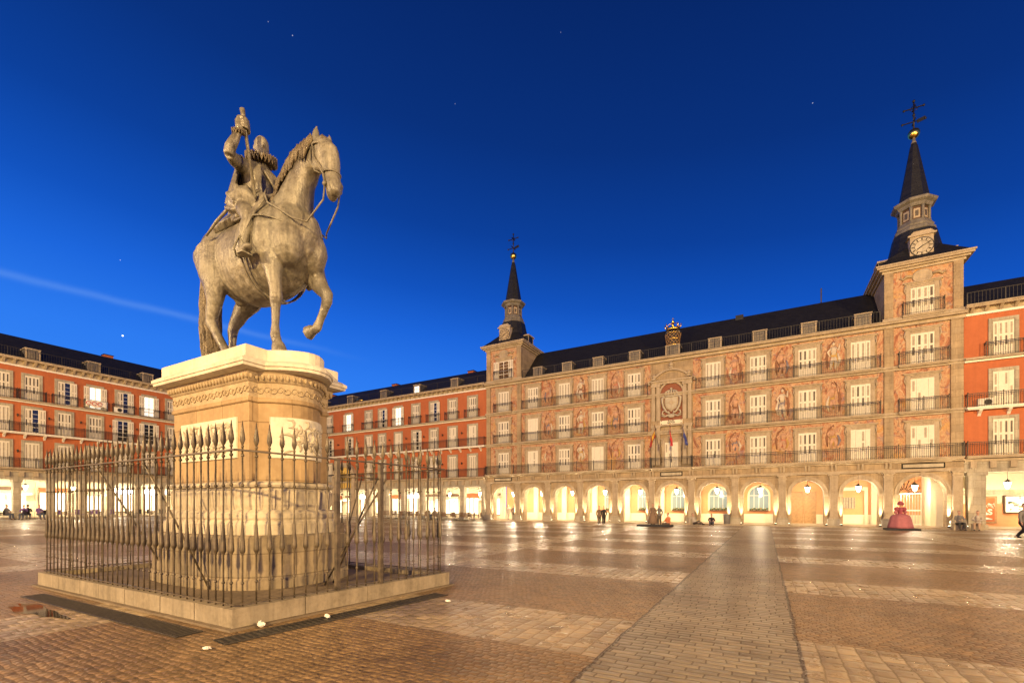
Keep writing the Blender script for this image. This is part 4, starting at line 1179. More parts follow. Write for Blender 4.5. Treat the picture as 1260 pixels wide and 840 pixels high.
# painted figures between the windows
for n_, c_ in dict(paint_flesh=(.52, .30, .185), paint_cream=(.60, .50, .37), paint_ochre=(.47, .285, .085), paint_slate=(.21, .18, .205), paint_umber=(.23, .105, .055), paint_rose=(.42, .17, .105)).items(): plain(n_, c_, .85, var=.2, scale=3)
rf = random.Random(14)
def figure(u, z0, z1, big):
    b = MB(); H_ = z1 - z0; s = rf.choice((-1, 1)); lean = rf.uniform(-.18, .18); v = -.0165
    def st_(pts, w_, m, lay): b.tube([(u + x, v - .0022 * lay, z0 + H_ * y) for x, y in pts], [(.0018, q) for q in w_], m, 8, (0, 1, 0))
    dr = rf.choice(('paint_ochre', 'paint_umber', 'paint_slate', 'paint_rose', 'paint_rose')); fl = rf.choice(('paint_flesh', 'paint_flesh', 'paint_cream'))
    st_([(-.40 * s, .12), (-.46 * s, .45), (-.30 * s, .80), (.05, .96)], [.05, .10, .09, .03], 'paint_umber', 0)
    st_([(lean, .18), (lean * .5 + .12 * s, .36), (lean, .55), (lean * .6, .70)], [.20, .27, .24, .15], dr, 1)
    st_([(.10 * s, .10), (.20 * s, .26), (.06 * s, .46)], [.07, .12, .13], fl, 2); st_([(-.20 * s, .08), (-.14 * s, .28), (-.02, .46)], [.06, .11, .12], fl, 3)
    st_([(lean, .52), (lean * .8, .64), (lean * .6, .76)], [.15, .20, .16], fl, 4)
    st_([(lean * .6 + .14, .74), (.36, .66), (.42 + lean, .84)], [.07, .075, .05], fl, 5); st_([(lean * .6 - .14, .74), (-.38, .62), (-.22, .48)], [.07, .075, .05], fl, 6)
    st_([(lean * .5, .80), (lean * .4 + .02, .87), (lean * .4, .92)], [.06, .105, .07], fl, 7); st_([(lean * .4 - .07, .89), (lean * .4, .935), (lean * .4 + .09, .88)], [.03, .05, .03], 'paint_umber', 8)
    st_([(.30 * s, .14), (.44 * s, .34), (.30 * s, .56)], [.04, .10, .05], rf.choice(('paint_ochre', 'paint_cream', 'paint_slate')), 9)
    b.build('painted_figure', pan)
for z0, z1 in ((S1 + 1.0, S2 - .5), (S2 + .15, S3 - .5), (S3 + .15, S4 - .62)):
    for g_ in GR:
        for a, c in zip(g_, g_[1:]): figure((a + c) / 2, z0, z1, True)
# balconies
balcony(pan, U0 + .05, -9.85, S1, .62, finials=True); balcony(pan, -9.84, -6.06, S1, .66, slab=True, finials=False); balcony(pan, -6.05, U3 - .05, S1, .62, finials=True)
for z in (S2, S3):
    balcony(pan, -27.95, -25.50, z, .42); balcony(pan, 9.05, 12.03, z, .42)
    balcony(pan, -24.2, -10.15, z, .42); balcony(pan, -5.75, 8.0, z, .42)
# centre piece: pilasters, arms and name tablet
b = MB()
for u in (-9.62, -9.18, -6.72, -6.28):
    cbox(b, u, .34, -.22, 0.02, S1 + .3, 9.30, 'trim_stone'); cbox(b, u, .46, -.28, .02, 9.302, 9.45, 'trim_stone')
    cbox(b, u, .32, -.22, 0.02, 10.02, 13.30, 'trim_stone'); cbox(b, u, .44, -.28, .02, 13.302, 13.55, 'trim_stone')
b.box(-9.88, -6.02, -.26, .02, 9.452, 9.60, 'trim_stone'); b.box(-9.80, -6.10, -.18, .02, 9.602, 10.015, 'facade_stone')
b.box(-9.88, -6.02, -.34, .02, 13.76, 13.92, 'trim_stone'); b.box(-9.80, -6.10, -.24, .02, 13.552, 13.758, 'trim_stone')
# segmental pediment
n = 18; A_ = []; B_ = []
for k in range(n + 1):
    t = -1 + 2 * k / n; A_.append((-7.95 + 1.75 * t, 13.925 + 0.86 * (1 - t * t))); B_.append((-7.95 + 1.95 * t, 13.925 + 1.06 * (1 - t * t)))
b.prism(A_, -.16, .02, 'facade_stone', 'y')
b.prism(A_[1:-1] + B_[1:-1][::-1], -.34, .02, 'trim_stone', 'y')
b.build('centre_frontispiece', pan)
b = MB()
for u, z in ((-9.55, 14.0), (-7.95, 15.0), (-6.35, 14.0)):
    cbox(b, u, .36, -.40, -.02, z, z + .12, 'trim_stone'); b.ball((u, -.22, z + .34), .20, 'trim_stone', 12); b.lathe([(.05, .5), (.08, .55), (.02, .66)], 8, 'trim_stone', (u, -.22, z))
for s in (-1, 1): b.tube([(-7.95 + s * 1.9, -.2, 13.98), (-7.95 + s * 2.15, -.2, 13.85), (-7.95 + s * 2.1, -.2, 13.6), (-7.95 + s * 2.0, -.2, 13.7)], .09, 'trim_stone', 8)
b.build('pediment_finials', pan)
b = MB(); r = 1.02; u = -7.95
b.prism([(u - r, 10.03), (u - r, 12.60)] + archpts(u, r, 12.60, 14) + [(u + r, 10.03)], -.012, .02, 'niche_red', 'y')
A_ = archpts(u, r + .003, 12.60, 14); B_ = archpts(u, r + .16, 12.60, 14)
b.prism([(u - r - .003, 10.03)] + A_ + [(u + r + .003, 10.03), (u + r + .16, 10.03)] + B_[::-1] + [(u - r - .16, 10.03)], -.16, .02, 'trim_stone', 'y')
b.build('arms_niche', pan)
b = MB(); m_ = 'clock_stone'
def shield(cx, cz, w_, h_, v0, v1, m):
    pts = [(cx - w_, cz + h_ * .5), (cx, cz + h_ * .56), (cx + w_, cz + h_ * .5), (cx + w_ * 1.04, cz), (cx + w_ * .8, cz - h_ * .32), (cx, cz - h_ * .58), (cx - w_ * .8, cz - h_ * .32), (cx - w_ * 1.04, cz)]
    b.prism(pts, v0, v1, m, 'y')
shield(u, 11.62, .62, 1.35, -.12, -.0125, 'trim_stone'); shield(u, 11.62, .52, 1.15, -.17, -.121, m_)
b.box(u - .02, u + .02, -.20, -.171, 11.05, 12.2, 'trim_stone'); b.box(u - .5, u + .5, -.198, -.1715, 11.66, 11.70, 'trim_stone')
shield(u, 11.68, .16, .36, -.24, -.2005, 'trim_stone')
for s in (-1, 1):
    b.tube([(u + s * .62, -.10, 12.35), (u + s * .85, -.14, 12.15), (u + s * .82, -.16, 11.7), (u + s * .72, -.16, 11.3), (u + s * .45, -.15, 10.85), (u + s * .12, -.15, 10.62)], [.07, .13, .10, .11, .09, .05], m_, 8)
    b.tube([(u + s * .55, -.10, 11.0), (u + s * .80, -.13, 10.9), (u + s * .86, -.12, 10.65), (u + s * .62, -.12, 10.55)], [.04, .08, .09, .05], m_, 8)
    b.tube([(u + s * .2, -.1, 10.55), (u + s * .6, -.14, 10.40), (u + s * .92, -.12, 10.50)], [.09, .08, .05], m_, 8)
    b.ball((u + s * .26, -.16, 10.78), .12, m_, 8)
b.ball((u, -.17, 10.42), .24, m_, 10, 1.4, .5, .8)
# royal crown above the shield
b.tube([(u - .62, -.12, 12.36), (u, -.24, 12.30), (u + .62, -.12, 12.36)], .085, m_, 8, (0, 0, 1))
for k in range(5):
    x = u - .56 + .28 * k; b.tube([(x, -.17, 12.38), (x * .9 + u * .1, -.2, 12.72 + .06 * (k == 2)), (u + (x - u) * .4, -.16, 12.92)], [.06, .085, .05], m_, 8); b.ball((x, -.19, 12.62), .085, m_, 8)
b.ball((u, -.17, 13.02), .12, m_, 8); b.build('coat_of_arms', pan)
b = MB(); b.box(-8.98, -6.92, -.225, -.1805, 9.62, 10.0, 'cream_plaster')
for x in (-8.86, -7.04):
    for z in (9.68, 9.94): b.box(x - .05, x + .05, -.235, -.2255, z - .035, z + .035, 'drain_dark')
tab = b.build('name_tablet', pan); 
tx = text('PLAZA\nMAYOR', .20, 'drain_dark', .006, bold=.004); link('lettering', tx, tab, (-7.95, -.2275, 9.83))
# roof
RZ = 20.35; RV = 4.3
pitched_roof(pan, U1 - .2, U2 + .2, S4 + .001, .32, RV, RZ, 9.6)
roof_rail(pan, U1 + .3, U2 - .3, S4, -.30, .95)
for u in (-22.48, -18.93, -15.42, -11.57, -4.13, -.45, 3.23, 6.93): dormer(pan, u, S4, 1.0, 1.15, .35, dep=2.2)
dormer(pan, -7.9, S4, 1.2, 1.1, .25, dep=2.2)
b = MB(); b.box(-2.6, -1.9, 4.0, 4.5, RZ - .4, RZ + .15, 'slate'); b.box(4.4, 4.5, 4.2, 4.3, RZ, RZ + 1.3, 'black_iron'); b.build('roof_vent', pan)
# gilded crown on its lattice stand
cr = thing('gilded_crown', 'gilded royal crown on a lattice stand above the middle of the roof', 'crown', (-7.95, FY + .75, 17.45)); cr.scale = (.88, .88, .88)
b = MB(); rings_ = []
def lat(t): return 0.66 + .20 * t, t * 1.30
for k in range(12):
    for sg in (-1, 1):
        pts = []
        for j in range(7):
            t = j / 6; rr, z = lat(t); a = 2 * PI * k / 12 + sg * t * 1.6; pts.append((rr * math.cos(a), rr * math.sin(a) * .8, z))
        b.tube(pts, .030, 'door_wood', 4)
for t in (0, .5, 1):
    rr, z = lat(t); b.tube([(rr * math.cos(2 * PI * k / 20), rr * .8 * math.sin(2 * PI * k / 20), z) for k in range(20)], .045, 'gold_leaf', 5, (0, 0, 1), closed=True)
b.lathe([(.62, .02), (.80, 1.28)], 20, 'slate', (0, 0, 0), False, 0, .95, .76); b.build('lattice_stand', cr)
b = MB()
for k in range(20): 
    a = 2 * PI * k / 20; b.tube([(.80 * math.cos(a), .64 * math.sin(a), 1.32), (.66 * math.cos(a), .53 * math.sin(a), 1.66)], .018, 'steel', 4)
b.build('stem_rods', cr)
b = MB(); G = 'gold_leaf'
b.lathe([(.66, 1.68), (.74, 1.70), (.76, 1.92), (.70, 1.94)], 20, G, (0, 0, 0), True, 0, 1, .8)
for k in range(8):
    a = 2 * PI * k / 8; x, y = math.cos(a), math.sin(a) * .8
    b.tube([(.72 * x, .72 * y, 1.92), (.86 * x, .86 * y, 2.15), (.80 * x, .80 * y, 2.36)], [.05, .07, .02], G, 6); b.ball((.86 * x, .86 * y, 2.30), .07, G, 6)
    if k % 2 == 0: b.tube([(.70 * x, .70 * y, 1.95), (.45 * x, .45 * y, 2.42), (.0, 0, 2.52)], .04, G, 6)
b.lathe([(.10, 1.94), (.13, 2.3), (.07, 2.5)], 10, G); b.ball((0, 0, 2.64), .17, G, 10); b.box(-.03, .03, -.03, .03, 2.78, 3.12, G); b.box(-.11, .11, -.028, .028, 2.92, 2.98, G)
b.build('crown_band', cr)

# towers: attic storey, roof, drum, spire, clock, weather vane
def tower(u0, u1, clock_face, door):
    t = link('tower', None, pan); uc = (u0 + u1) / 2; D = 4.6
    z0, z1 = S4 + .002, 20.45
    b = MB(); b.box(u0, u1, .02, D, z0, z1, 'facade_stone'); b.box(u0 + .01, u1 - .01, .9, D + .02, z0, z1 - .05, 'render_plaster')
    for a, c in ((u0, u0 + .56), (u1 - .56, u1)):
        b.box(a, c, -.12, .02, z0 + .35, z1 - .42, 'facade_stone')
    b.box(u0 + .565, u1 - .565, -.012, .02, z0 + .1, z1 - .45, 'painted_mural')
    b.build('tower_wall', t)
    b = MB(); e = .16
    for k, (pr, a, c) in enumerate(((.14, z1 - .42, z1 - .25), (.34, z1 - .248, z1 - .12), (.52, z1 - .118, z1 + .02), (.60, z1 + .022, z1 + .14))):
        b.box(u0 - pr, u1 + pr, -pr, D + pr, a, c, 'trim_stone')
    b.build('tower_cornice', t)
    b = MB(); b.box(u0 - .12, u1 + .12, -.22, .02, z0, z0 + .30, 'trim_stone'); b.build('tower_band', t)
    window(t, uc, z0 + .32, 1.42, 2.12, 'carved', door)
    balcony(t, uc - 1.25, uc + 1.25, z0 + .32, .40)
    b = MB(); zt = z0 + 2.95                              # oval cartouche over the window
    b.lathe([(.02, -.03), (.30, -.03), (.46, 0.0), (.56, .03), (.62, .0), (.56, -.05)], 20, 'trim_stone')
    for i, v in enumerate(b.v): b.v[i] = (uc + v[0] * 1.0, -.06 + v[2] * -1.2, zt + .30 + v[1] * .86)
    for s in (-1, 1): b.tube([(uc + s * .6, -.08, zt + .35), (uc + s * .95, -.10, zt + .42), (uc + s * 1.15, -.08, zt + .22), (uc + s * 1.35, -.08, zt + .38)], [.10, .12, .09, .05], 'carved_sandstone', 7)
    b.build('cartouche', t)
    # slate roof sweeping up to the drum
    b = MB(); zr = z1 + .142; c = (uc, D / 2)
    rings = []
    for k, (hx, z) in enumerate(((.5 * (u1 - u0) + .55, zr), (.5 * (u1 - u0) + .3, zr + .14), (2.0, zr + .75), (1.62, zr + 1.55), (1.42, zr + 2.5), (1.32, zr + 3.05))):
        rings.append([(c[0] + hx * a, c[1] + hx * d_, z) for a, d_ in ((-1, -1), (-.41, -1), (.41, -1), (1, -1), (1, -.41), (1, .41), (1, 1), (.41, 1), (-.41, 1), (-1, 1), (-1, .41), (-1, -.41))])
    for q in (3, 4, 5):
        rings[q] = [(c[0] + (p[0] - c[0]) * (.76 if abs(abs(p[0] - c[0]) - abs(p[1] - c[1])) < 1e-6 else 1), c[1] + (p[1] - c[1]) * (.76 if abs(abs(p[0] - c[0]) - abs(p[1] - c[1])) < 1e-6 else 1), p[2]) for p in rings[q]]
    b.loft(rings, 'slate', True, False); b.build('tower_roof', t)
    # gabled dormers on three sides, the clock on the front one
    for (dx, dy) in ((-1, 0), (1, 0)):
        b = MB(); b.M = Matrix.Translation((c[0], c[1], 0)) @ Matrix.Rotation(math.atan2(dy, dx) + PI / 2, 4, 'Z')
        b.box(-.62, .62, -2.35, -1.0, zr + .05, zr + 1.15, 'slate')
        for s in (-1, 1): b.box(s * .52, s * .64, -2.38, -2.3505, zr + .05, zr + 1.15, 'trim_stone')
        b.box(-.74, .74, -2.48, -1.0, zr + 1.152, zr + 1.30, 'trim_stone'); b.build('side_dormer', t)
    b = MB(); zc = zr + 1.28
    b.box(uc - .70, uc + .70, .12, 1.5, zr + .02, zr + 2.02, 'trim_stone')
    b.prism([(uc - .85, zr + 2.022), (uc + .85, zr + 2.022), (uc + .50, zr + 2.36), (uc - .50, zr + 2.36)], .02, 1.6, 'trim_stone', 'y')
    b.box(uc - .85, uc + .85, .0, .118, zr + 1.99, zr + 2.12, 'trim_stone')
    o = b.build('clock_housing', t)
    b = MB(); n = 32
    def disc(r0, r1, v, m):
        A_ = [(uc + r1 * math.cos(2 * PI * k / n), zc - .12 + r1 * math.sin(2 * PI * k / n)) for k in range(n)]
        b.prism(A_, v, v + .012, m, 'y')
    disc(0, .73, .10, 'black_iron'); disc(0, .665, .085, clock_face)
    for k in range(12):
        a = 2 * PI * k / 12; M0 = Matrix.Translation((uc, .08, zc - .12)) @ Matrix.Rotation(a, 4, 'Y'); b.M = M0
        b.box(-.03, .03, -.008, .004, .47, .63, 'drain_dark'); b.M = Matrix.Identity(4)
    A_ = [(uc + .42 * math.cos(2 * PI * k / n), zc - .12 + .42 * math.sin(2 * PI * k / n)) for k in range(n)]; B_ = [(uc + .45 * math.cos(2 * PI * k / n), zc - .12 + .45 * math.sin(2 * PI * k / n)) for k in range(n)]
    for k in range(n):
        j = (k + 1) % n; b.prism([A_[k], A_[j], B_[j], B_[k]], .077, .0845, 'louvre_dark', 'y')
    for ang, l, w2 in ((62, .54, .024), (236, .36, .032)):
        b.M = Matrix.Translation((uc, .070, zc - .12)) @ Matrix.Rotation(R(ang), 4, 'Y'); b.box(-w2, w2, -.006, .002, -.12, l, 'drain_dark'); b.M = Matrix.Identity(4)
    b.build('clock_face', o)
    # lantern drum
    d0 = zr + 3.05
    b = MB(); CC = (uc, D / 2, 0)
    b.lathe([(1.30, d0), (1.38, d0 + .10), (1.34, d0 + .3), (1.22, d0 + .42), (1.26, d0 + .55), (1.15, d0 + .70), (1.08, d0 + .85), (1.05, d0 + .92)], 8, 'lantern_stone', CC, False, PI / 8)
    b.lathe([(.90, d0 + .92), (.90, d0 + 2.0)], 8, 'dark_wood', CC, False, PI / 8)
    for k in range(8):
        a = PI / 8 + PI / 4 * k
        b.lathe([(.11, d0 + .92), (.09, d0 + 1.1), (.09, d0 + 1.8), (.12, d0 + 2.0)], 8, 'lantern_stone', (uc + .96 * math.cos(a), D / 2 + .96 * math.sin(a), 0))
        a += PI / 8; b.M = Matrix.Translation((uc, D / 2, 0)) @ Matrix.Rotation(a, 4, 'Z')
        b.box(.835, .86, -.20, .20, d0 + 1.08, d0 + 1.82, 'trim_stone'); b.box(.861, .885, -.10, .10, d0 + 1.22, d0 + 1.66, 'louvre_dark'); b.M = Matrix.Identity(4)
    b.lathe([(1.08, d0 + 2.0), (1.16, d0 + 2.1), (1.20, d0 + 2.22), (1.44, d0 + 2.34), (1.50, d0 + 2.50), (1.34, d0 + 2.62), (1.02, d0 + 2.66)], 8, 'lantern_stone', CC, False, PI / 8)
    b.build('lantern_drum', t)
    b = MB(); s0 = d0 + 2.66
    b.lathe([(1.06, s0), (.98, s0 + .25), (.26, s0 + 4.62), (.16, s0 + 4.9)], 8, 'slate', CC, False, PI / 8); sp_ = b.build('spire', t)
    b = MB(); b.lathe([(.20, s0 + 4.86), (.12, s0 + 5.1), (.10, s0 + 5.35)], 10, 'dormer_zinc', CC); b.ball((uc, D / 2, s0 + 5.68), .40, 'gold_leaf', 20); b.build('gilt_ball', sp_)
    b = MB(); zb = s0 + 6.05; I = 'cross_iron'; y = D / 2
    b.lathe([(.06, zb), (.045, zb + 2.25)], 8, I, CC)
    for z, l in ((zb + 1.72, .62), (zb + .62, .72)):
        b.box(uc - l, uc + l, y - .03, y + .03, z - .035, z + .035, I)
        for s in (-1, 1): b.ball((uc + s * l, y, z), .10, I, 6)
        b.box(uc - .03, uc + .03, y - l * .7, y + l * .7, z - .034, z + .034, I)
    b.prism([(uc + .2, zb + .42), (uc + .72, zb + .54), (uc + .72, zb + .84), (uc + .2, zb + .72)], y - .015, y + .015, I, 'y')
    b.ball((uc, y, zb + 1.15), .11, I, 8); b.ball((uc, y, zb + 2.28), .11, I, 8)
    for s in (-1, 1): b.tube([(uc + s * .08, y, zb + 1.5), (uc + s * .24, y, zb + 1.62), (uc + s * .08, y, zb + 1.9)], .03, I, 5)
    b.build('weather_vane', sp_)
    return t
tower(U0, U1, 'carved_sandstone', 'open'); tower(U2, U3, 'pale_limestone', 'closed')
# flags over the centre balcony
def flag(u, label, cols, seed, lean):
    t = thing('flag', label, 'flag', (u, FY - .55, S1 + 1.0), 0, 'flags on the centre balcony')
    b = MB(); tip = Vector((lean * .55, -1.05, 3.0)); b.tube([(0, 0, -.5), tip], .028, 'dark_wood', 6); b.ball(tip, .06, 'gold_leaf', 6); b.build('pole', t)
    b = MB(); nx, nz = 14, 12; vs = []
    top = tip * .95; bot = tip * .62
    for i in range(nx + 1):
        for j in range(nz + 1):
            f = i / nx; g = j / nz; p = top.lerp(bot, 0) + (bot - top) * 0
            hang = top.lerp(bot, g)
            q = Vector((top.x + (lean * .35) * f + .22 * f * (1 if lean >= 0 else -1) * .6, top.y + .10 * math.sin(f * 9 + seed) + .35 * g * .3, top.z - 1.95 * f * (1 - .25 * g) - .95 * g * (1 - .55 * f)))
            q.x += .10 * math.sin(g * 7 + f * 5 + seed) * (.3 + f)
            vs.append(q)
    for c in range(len(cols)):
        j0, j1 = int(nz * c / len(cols)), int(nz * (c + 1) / len(cols)); fs = []
        for i in range(nx):
            for j in range(j0, j1): fs.append((i * (nz + 1) + j, (i + 1) * (nz + 1) + j, (i + 1) * (nz + 1) + j + 1, i * (nz + 1) + j + 1))
        b.add(vs, fs, cols[c], True)
    o = b.build('cloth', t); md = o.modifiers.new('thickness', 'SOLIDIFY'); md.thickness = .008
plain('flag_maroon', (0.30, .03, .025), .8); plain('flag_yellow', (.62, .36, .04), .8); plain('flag_red', (.55, .05, .05), .8); plain('flag_blue', (.045, .06, .24), .8)
flag(-8.75, 'dark red and gold flag, leftmost of those on the centre balcony', ['flag_maroon', 'flag_yellow', 'flag_maroon'], 1, -.9)
flag(-7.85, 'bright red flag hanging in the middle of the centre balcony', ['flag_red'], 2.2, .05)
flag(-6.95, 'dark blue flag, rightmost of those on the centre balcony', ['flag_blue'], 3.1, .55)

# inside the arcade
b = MB(); b.box(U0, U3, .75, 5.0, 4.5, 4.62, 'cream_plaster'); b.box(U0, U3, 4.7, 5.0, 0.0, 4.498, 'salmon_plaster')
b.box(U0, U3, 4.66, 4.698, .1, .95, 'cream_plaster')
for e in EDGES[1:-1]:
    b.box(e - .34, e + .34, .75, 4.658, 4.05, 4.498, 'cream_plaster'); b.box(e - .30, e + .30, 4.45, 4.656, .1, 4.048, 'cream_plaster')
b.build('arcade_vault', pan)
def arch_window(u, w_, z0, zs, glass, bars=True):
    b = MB(); v = 4.62; r = w_ / 2
    b.prism([(u - r - .16, z0 - .1)] + archpts(u, r + .16, zs, 14) + [(u + r + .16, z0 - .1)], v + .02, v + .076, 'cream_plaster', 'y')
    o = b.build('arcade_window', pan)
    b = MB(); b.prism([(u - r, z0)] + archpts(u, r, zs, 14) + [(u + r, z0)], v, v + .018, glass, 'y'); b.build('pane', o)
    b = MB()
    for x in (-.5, 0, .5): b.box(u + x * r - .025, u + x * r + .025, v - .03, v - .001, z0, zs + r * (.86 if x else .98), 'white_paint')
    b.box(u - r, u + r, v - .031, v - .0015, zs - .03, zs + .03, 'white_paint')
    for k in range(9):
        x = u - r + w_ * (k + .5) / 9
        b.ball((x, v - .12, z0 + .02 + .05 * (k % 3)), .10, 'leaf_green', 6)
        if k % 2: b.ball((x, v - .2, z0 + .12), .05, 'flower_yellow', 6)
    b.box(u - r, u + r, v - .26, v - .05, z0 - .14, z0 - .02, 'dark_wood')
    b.build('flower_box', o)
plain('leaf_green', (.06, .09, .025), .7); plain('flower_yellow', (.55, .35, .06), .7)
for i in (3, 4, 5, 6, 7): arch_window(BAYS[i] + .42 - (.06 * i), 1.65, 1.35, 2.75, 'blue_glass')
b = MB(); u = BAYS[8]; v = 4.6
for s in (-1, 1):
    b.box(u + s * .01, u + s * 1.0, v, v + .06, .1, 3.05, 'door_wood')
    for k in range(4): b.box(u + s * .10, u + s * .48, v - .03, v - .001, .25 + .70 * k, .80 + .70 * k, 'door_wood'); b.box(u + s * .54, u + s * .92, v - .03, v - .001, .25 + .70 * k, .80 + .70 * k, 'door_wood')
b.prism(archpts(u, 1.02, 3.06, 12), v, v + .06, 'salmon_plaster', 'y')
b.build('panelled_door', pan)
b = MB(); u = BAYS[9]
for s in (-1, 1): b.box(u + s * .95, u + s * 1.2, 4.58, 4.655, .1, 3.1, 'cream_plaster')
b.box(u - 1.2, u + 1.2, 4.58, 4.655, 3.102, 3.4, 'cream_plaster'); b.box(u - .85, u + .3, 4.6, 4.65, 1.5, 2.5, 'louvre_paint')
for k in range(6): b.box(u - .8 + .2 * k, u - .77 + .2 * k, 4.56, 4.599, 1.5, 2.5, 'black_iron')
b.build('grille_frame', pan)
b = MB(); u = BAYS[10] - .35; v = 3.6                     # iron gate with a fan light
for k in range(13): b.box(u - 1.1 + .183 * k - .02, u - 1.1 + .183 * k + .02, v, v + .04, .1, 2.75, 'white_paint' if k in (0, 6, 12) else 'steel')
for z in (.2, 1.35, 2.75): b.box(u - 1.1, u + 1.1, v - .02, v - .001, z - .05, z + .05, 'white_paint')
for k in range(11):
    a = PI * k / 10; b.tube([(u + .25 * math.cos(a), v, 2.85 + .25 * math.sin(a)), (u + 1.1 * math.cos(a), v, 2.85 + 1.05 * math.sin(a))], .035, 'black_iron', 5)
b.build('iron_gate', pan)
b = MB(); u = BAYS[10]; b.box(u + 1.0, u + 2.0, 2.2, 4.6, .1, 4.45, 'cream_plaster'); b.build('inner_pier', pan)
NM = ['first', 'second', 'third', 'fourth', 'fifth']
for i, u in enumerate(BAYS):
    if i == 0: l = 'lit lantern under the arch of the left clock tower'
    elif i == 10: l = 'lit lantern under the arch of the right clock tower'
    elif i == 5: l = 'lit lantern under the middle arch below the flags'
    elif i < 5: l = 'lit lantern under the %s arch right of the left clock tower' % NM[i - 1]
    else: l = 'lit lantern under the %s arch left of the right clock tower' % NM[9 - i]
    lantern(u + (.15 if i < 10 else .0), FY + 2.0, 3.25, l, (700 if i == 0 else 560 if i < 5 else 330))
# ground uplights that wash the wall beside every pilaster
UM = MB(); UM.lathe([(.09, 0), (.09, .10), (.075, .12)], 10, 'black_iron'); UM2 = MB(); UM2.lathe([(.070, .119), (.060, .125)], 10, 'lamp_glass')
um, um2 = UM.mesh('housing'), UM2.mesh('lens')
for i, e in enumerate(EDGES):
    uu = e + .35 if i == 0 else e - .35 if i == 11 else e
    for s_i in (-1, 1):
        x = uu + s_i * .50
        t = thing('uplight', 'small round uplight at the foot of an arcade pilaster', 'uplight', (x, FY - .24, .10), 0, 'uplights at the pilaster feet')
        link('housing', um, t); link('lens', um2, t)
        lamp('uplight_beam', (x, FY - .24, .26), 3000, WARM2, .03, (x - s_i * .10, FY - .06, 3.6), 27, .7)
# ------------------------------------------------------------------ red rendered ranges on either side
SPECIAL = {(4, 1, 24.65): 'open', (4, 1, 27.25): 'open', (4, 2, 27.25): 'lit', (4, 2, 22.1): 'lit', (3, 2, -43.08): 'lit', (3, 2, -46.04): 'half', (3, 2, -37.06): 'half', (3, 1, -52.6): 'half'}
def red_range(name, label, loc, rz, u0, u1, wins, lv, cols_, dorm, seed, roofr, colw=.58, end_walls=True):
    S1, S2, S3, S4, CT = lv[:5]
    t = thing(name, label, 'building', loc, rz); r = random.Random(seed)
    b = MB(); b.box(u0, u1, 0, .5, S1 - .25, S4, 'red_plaster'); b.box(u0 + .02, u1 - .02, .5, 9.5, S1 - .25, S4 - .01, 'red_plaster'); b.build('wall', t)
    bracket_cornice(t, u0, u1, S4 + .002, CT)
    pitched_roof(t, u0, u1, CT + .001, -.2, roofr[0], roofr[1], 9.5)
    roof_rail(t, u0 + .1, u1 - .1, CT, -.32, .95)
    for i, u in enumerate(dorm): dormer(t, u, CT, 1.0, 1.2, .15, lit=(i == 2 and seed == 3), dep=2.4)
    k = u0 + 5
    while k < u1 - 2:
        b = MB(); b.box(k, k + .9, roofr[0] + .4, roofr[0] + 1.2, roofr[1] - .8, roofr[1] + .35, 'red_plaster'); b.box(k - .05, k + .95, roofr[0] + .35, roofr[0] + 1.25, roofr[1] + .352, roofr[1] + .45, 'slate'); k += 13.5; b.build('chimney', t)
    for f, (z, h) in enumerate(((S1, 2.62), (S2, 2.52), (S3, 2.50))):
        for i, u in enumerate(wins):
            if seed == 3 and f == 0 and abs(u + 52.6) < .1: continue
            q = r.random()
            q = q if q > .10 else .99
            if f == 2: s = 'half' if q < .30 else 'lit' if q < .33 else 'closed'
            elif f == 1: s = 'closed' if q < .60 else 'solid' if q < .80 else 'half' if q < .88 else 'slats'
            else: s = 'slats' if q < .5 else 'closed'
            s = SPECIAL.get((seed, f, u), s)
            window(t, u, z + .01, 1.10, h, 'plain', s)
    balcony(t, u0 + .05, u1 - .05, S1, .50, 'stone', finials=seed == 2)
    balcony(t, u0 + .05, u1 - .05, S2, .50, 'white', brackets=int((u1 - u0) / 1.45))
    b = MB(); b.box(u0, u1, -.42, 0, S3 - .16, S3 - .002, 'trim_stone'); b.box(u0, u1, -.20, 0, S3 - .30, S3 - .162, 'white_paint'); b.build('string_course', t)
    for u in wins: balcony(t, u - 1.05, u + 1.05, S3, .42, slab=False)
    b = MB()
    for i in range(len(wins) - 1):                       # little wall lamps between windows
        u = (wins[i] + wins[i + 1]) / 2
        for z in (S1 + 1.7, S2 + 1.7): b.box(u - .04, u + .04, -.22, 0, z, z + .05, 'black_iron'); b.lathe([(.03, -.16), (.09, .08), (.02, .16)], 6, 'black_iron', (u, -.24, z))
    b.build('wall_bracket', t)
    # portico
    g = lv[5] if len(lv) > 5 else 0.12
    L = S1 - 1.18
    b = MB(); b.box(u0, u1, -.06, .62, L, S1 - .252, 'grey_stone'); b.box(u0, u1, -.16, 0, S1 - .42, S1 - .20, 'trim_stone')
    k = u0 + .3
    while k < u1: b.box(k, k + .34, -.26, -.062, L + .28, S1 - .422, 'trim_stone'); k += 1.05
    b.build('portico_beam', t)
    for u in cols_:
        b = MB(); cbox(b, u, colw, -.02, .60, g, L - .26, 'grey_stone'); cbox(b, u, colw + .16, -.10, .68, L - .258, L - .002, 'grey_stone'); cbox(b, u, colw + .2, -.12, .70, g - .1, g + .22, 'grey_stone'); b.build('pillar', t)
    b = MB(); b.box(u0, u1, .62, 4.6, L + .1, L + .25, 'cream_plaster'); b.box(u0, u1, 4.4, 4.6, 0, L + .098, 'cream_plaster'); b.build('portico_ceiling', t)
    return t, L, g
nwW = [-31.1, -34.08, -37.06, -40.02, -43.08, -46.04, -48.62, -52.6, -56.7, -60.6, -63.6]
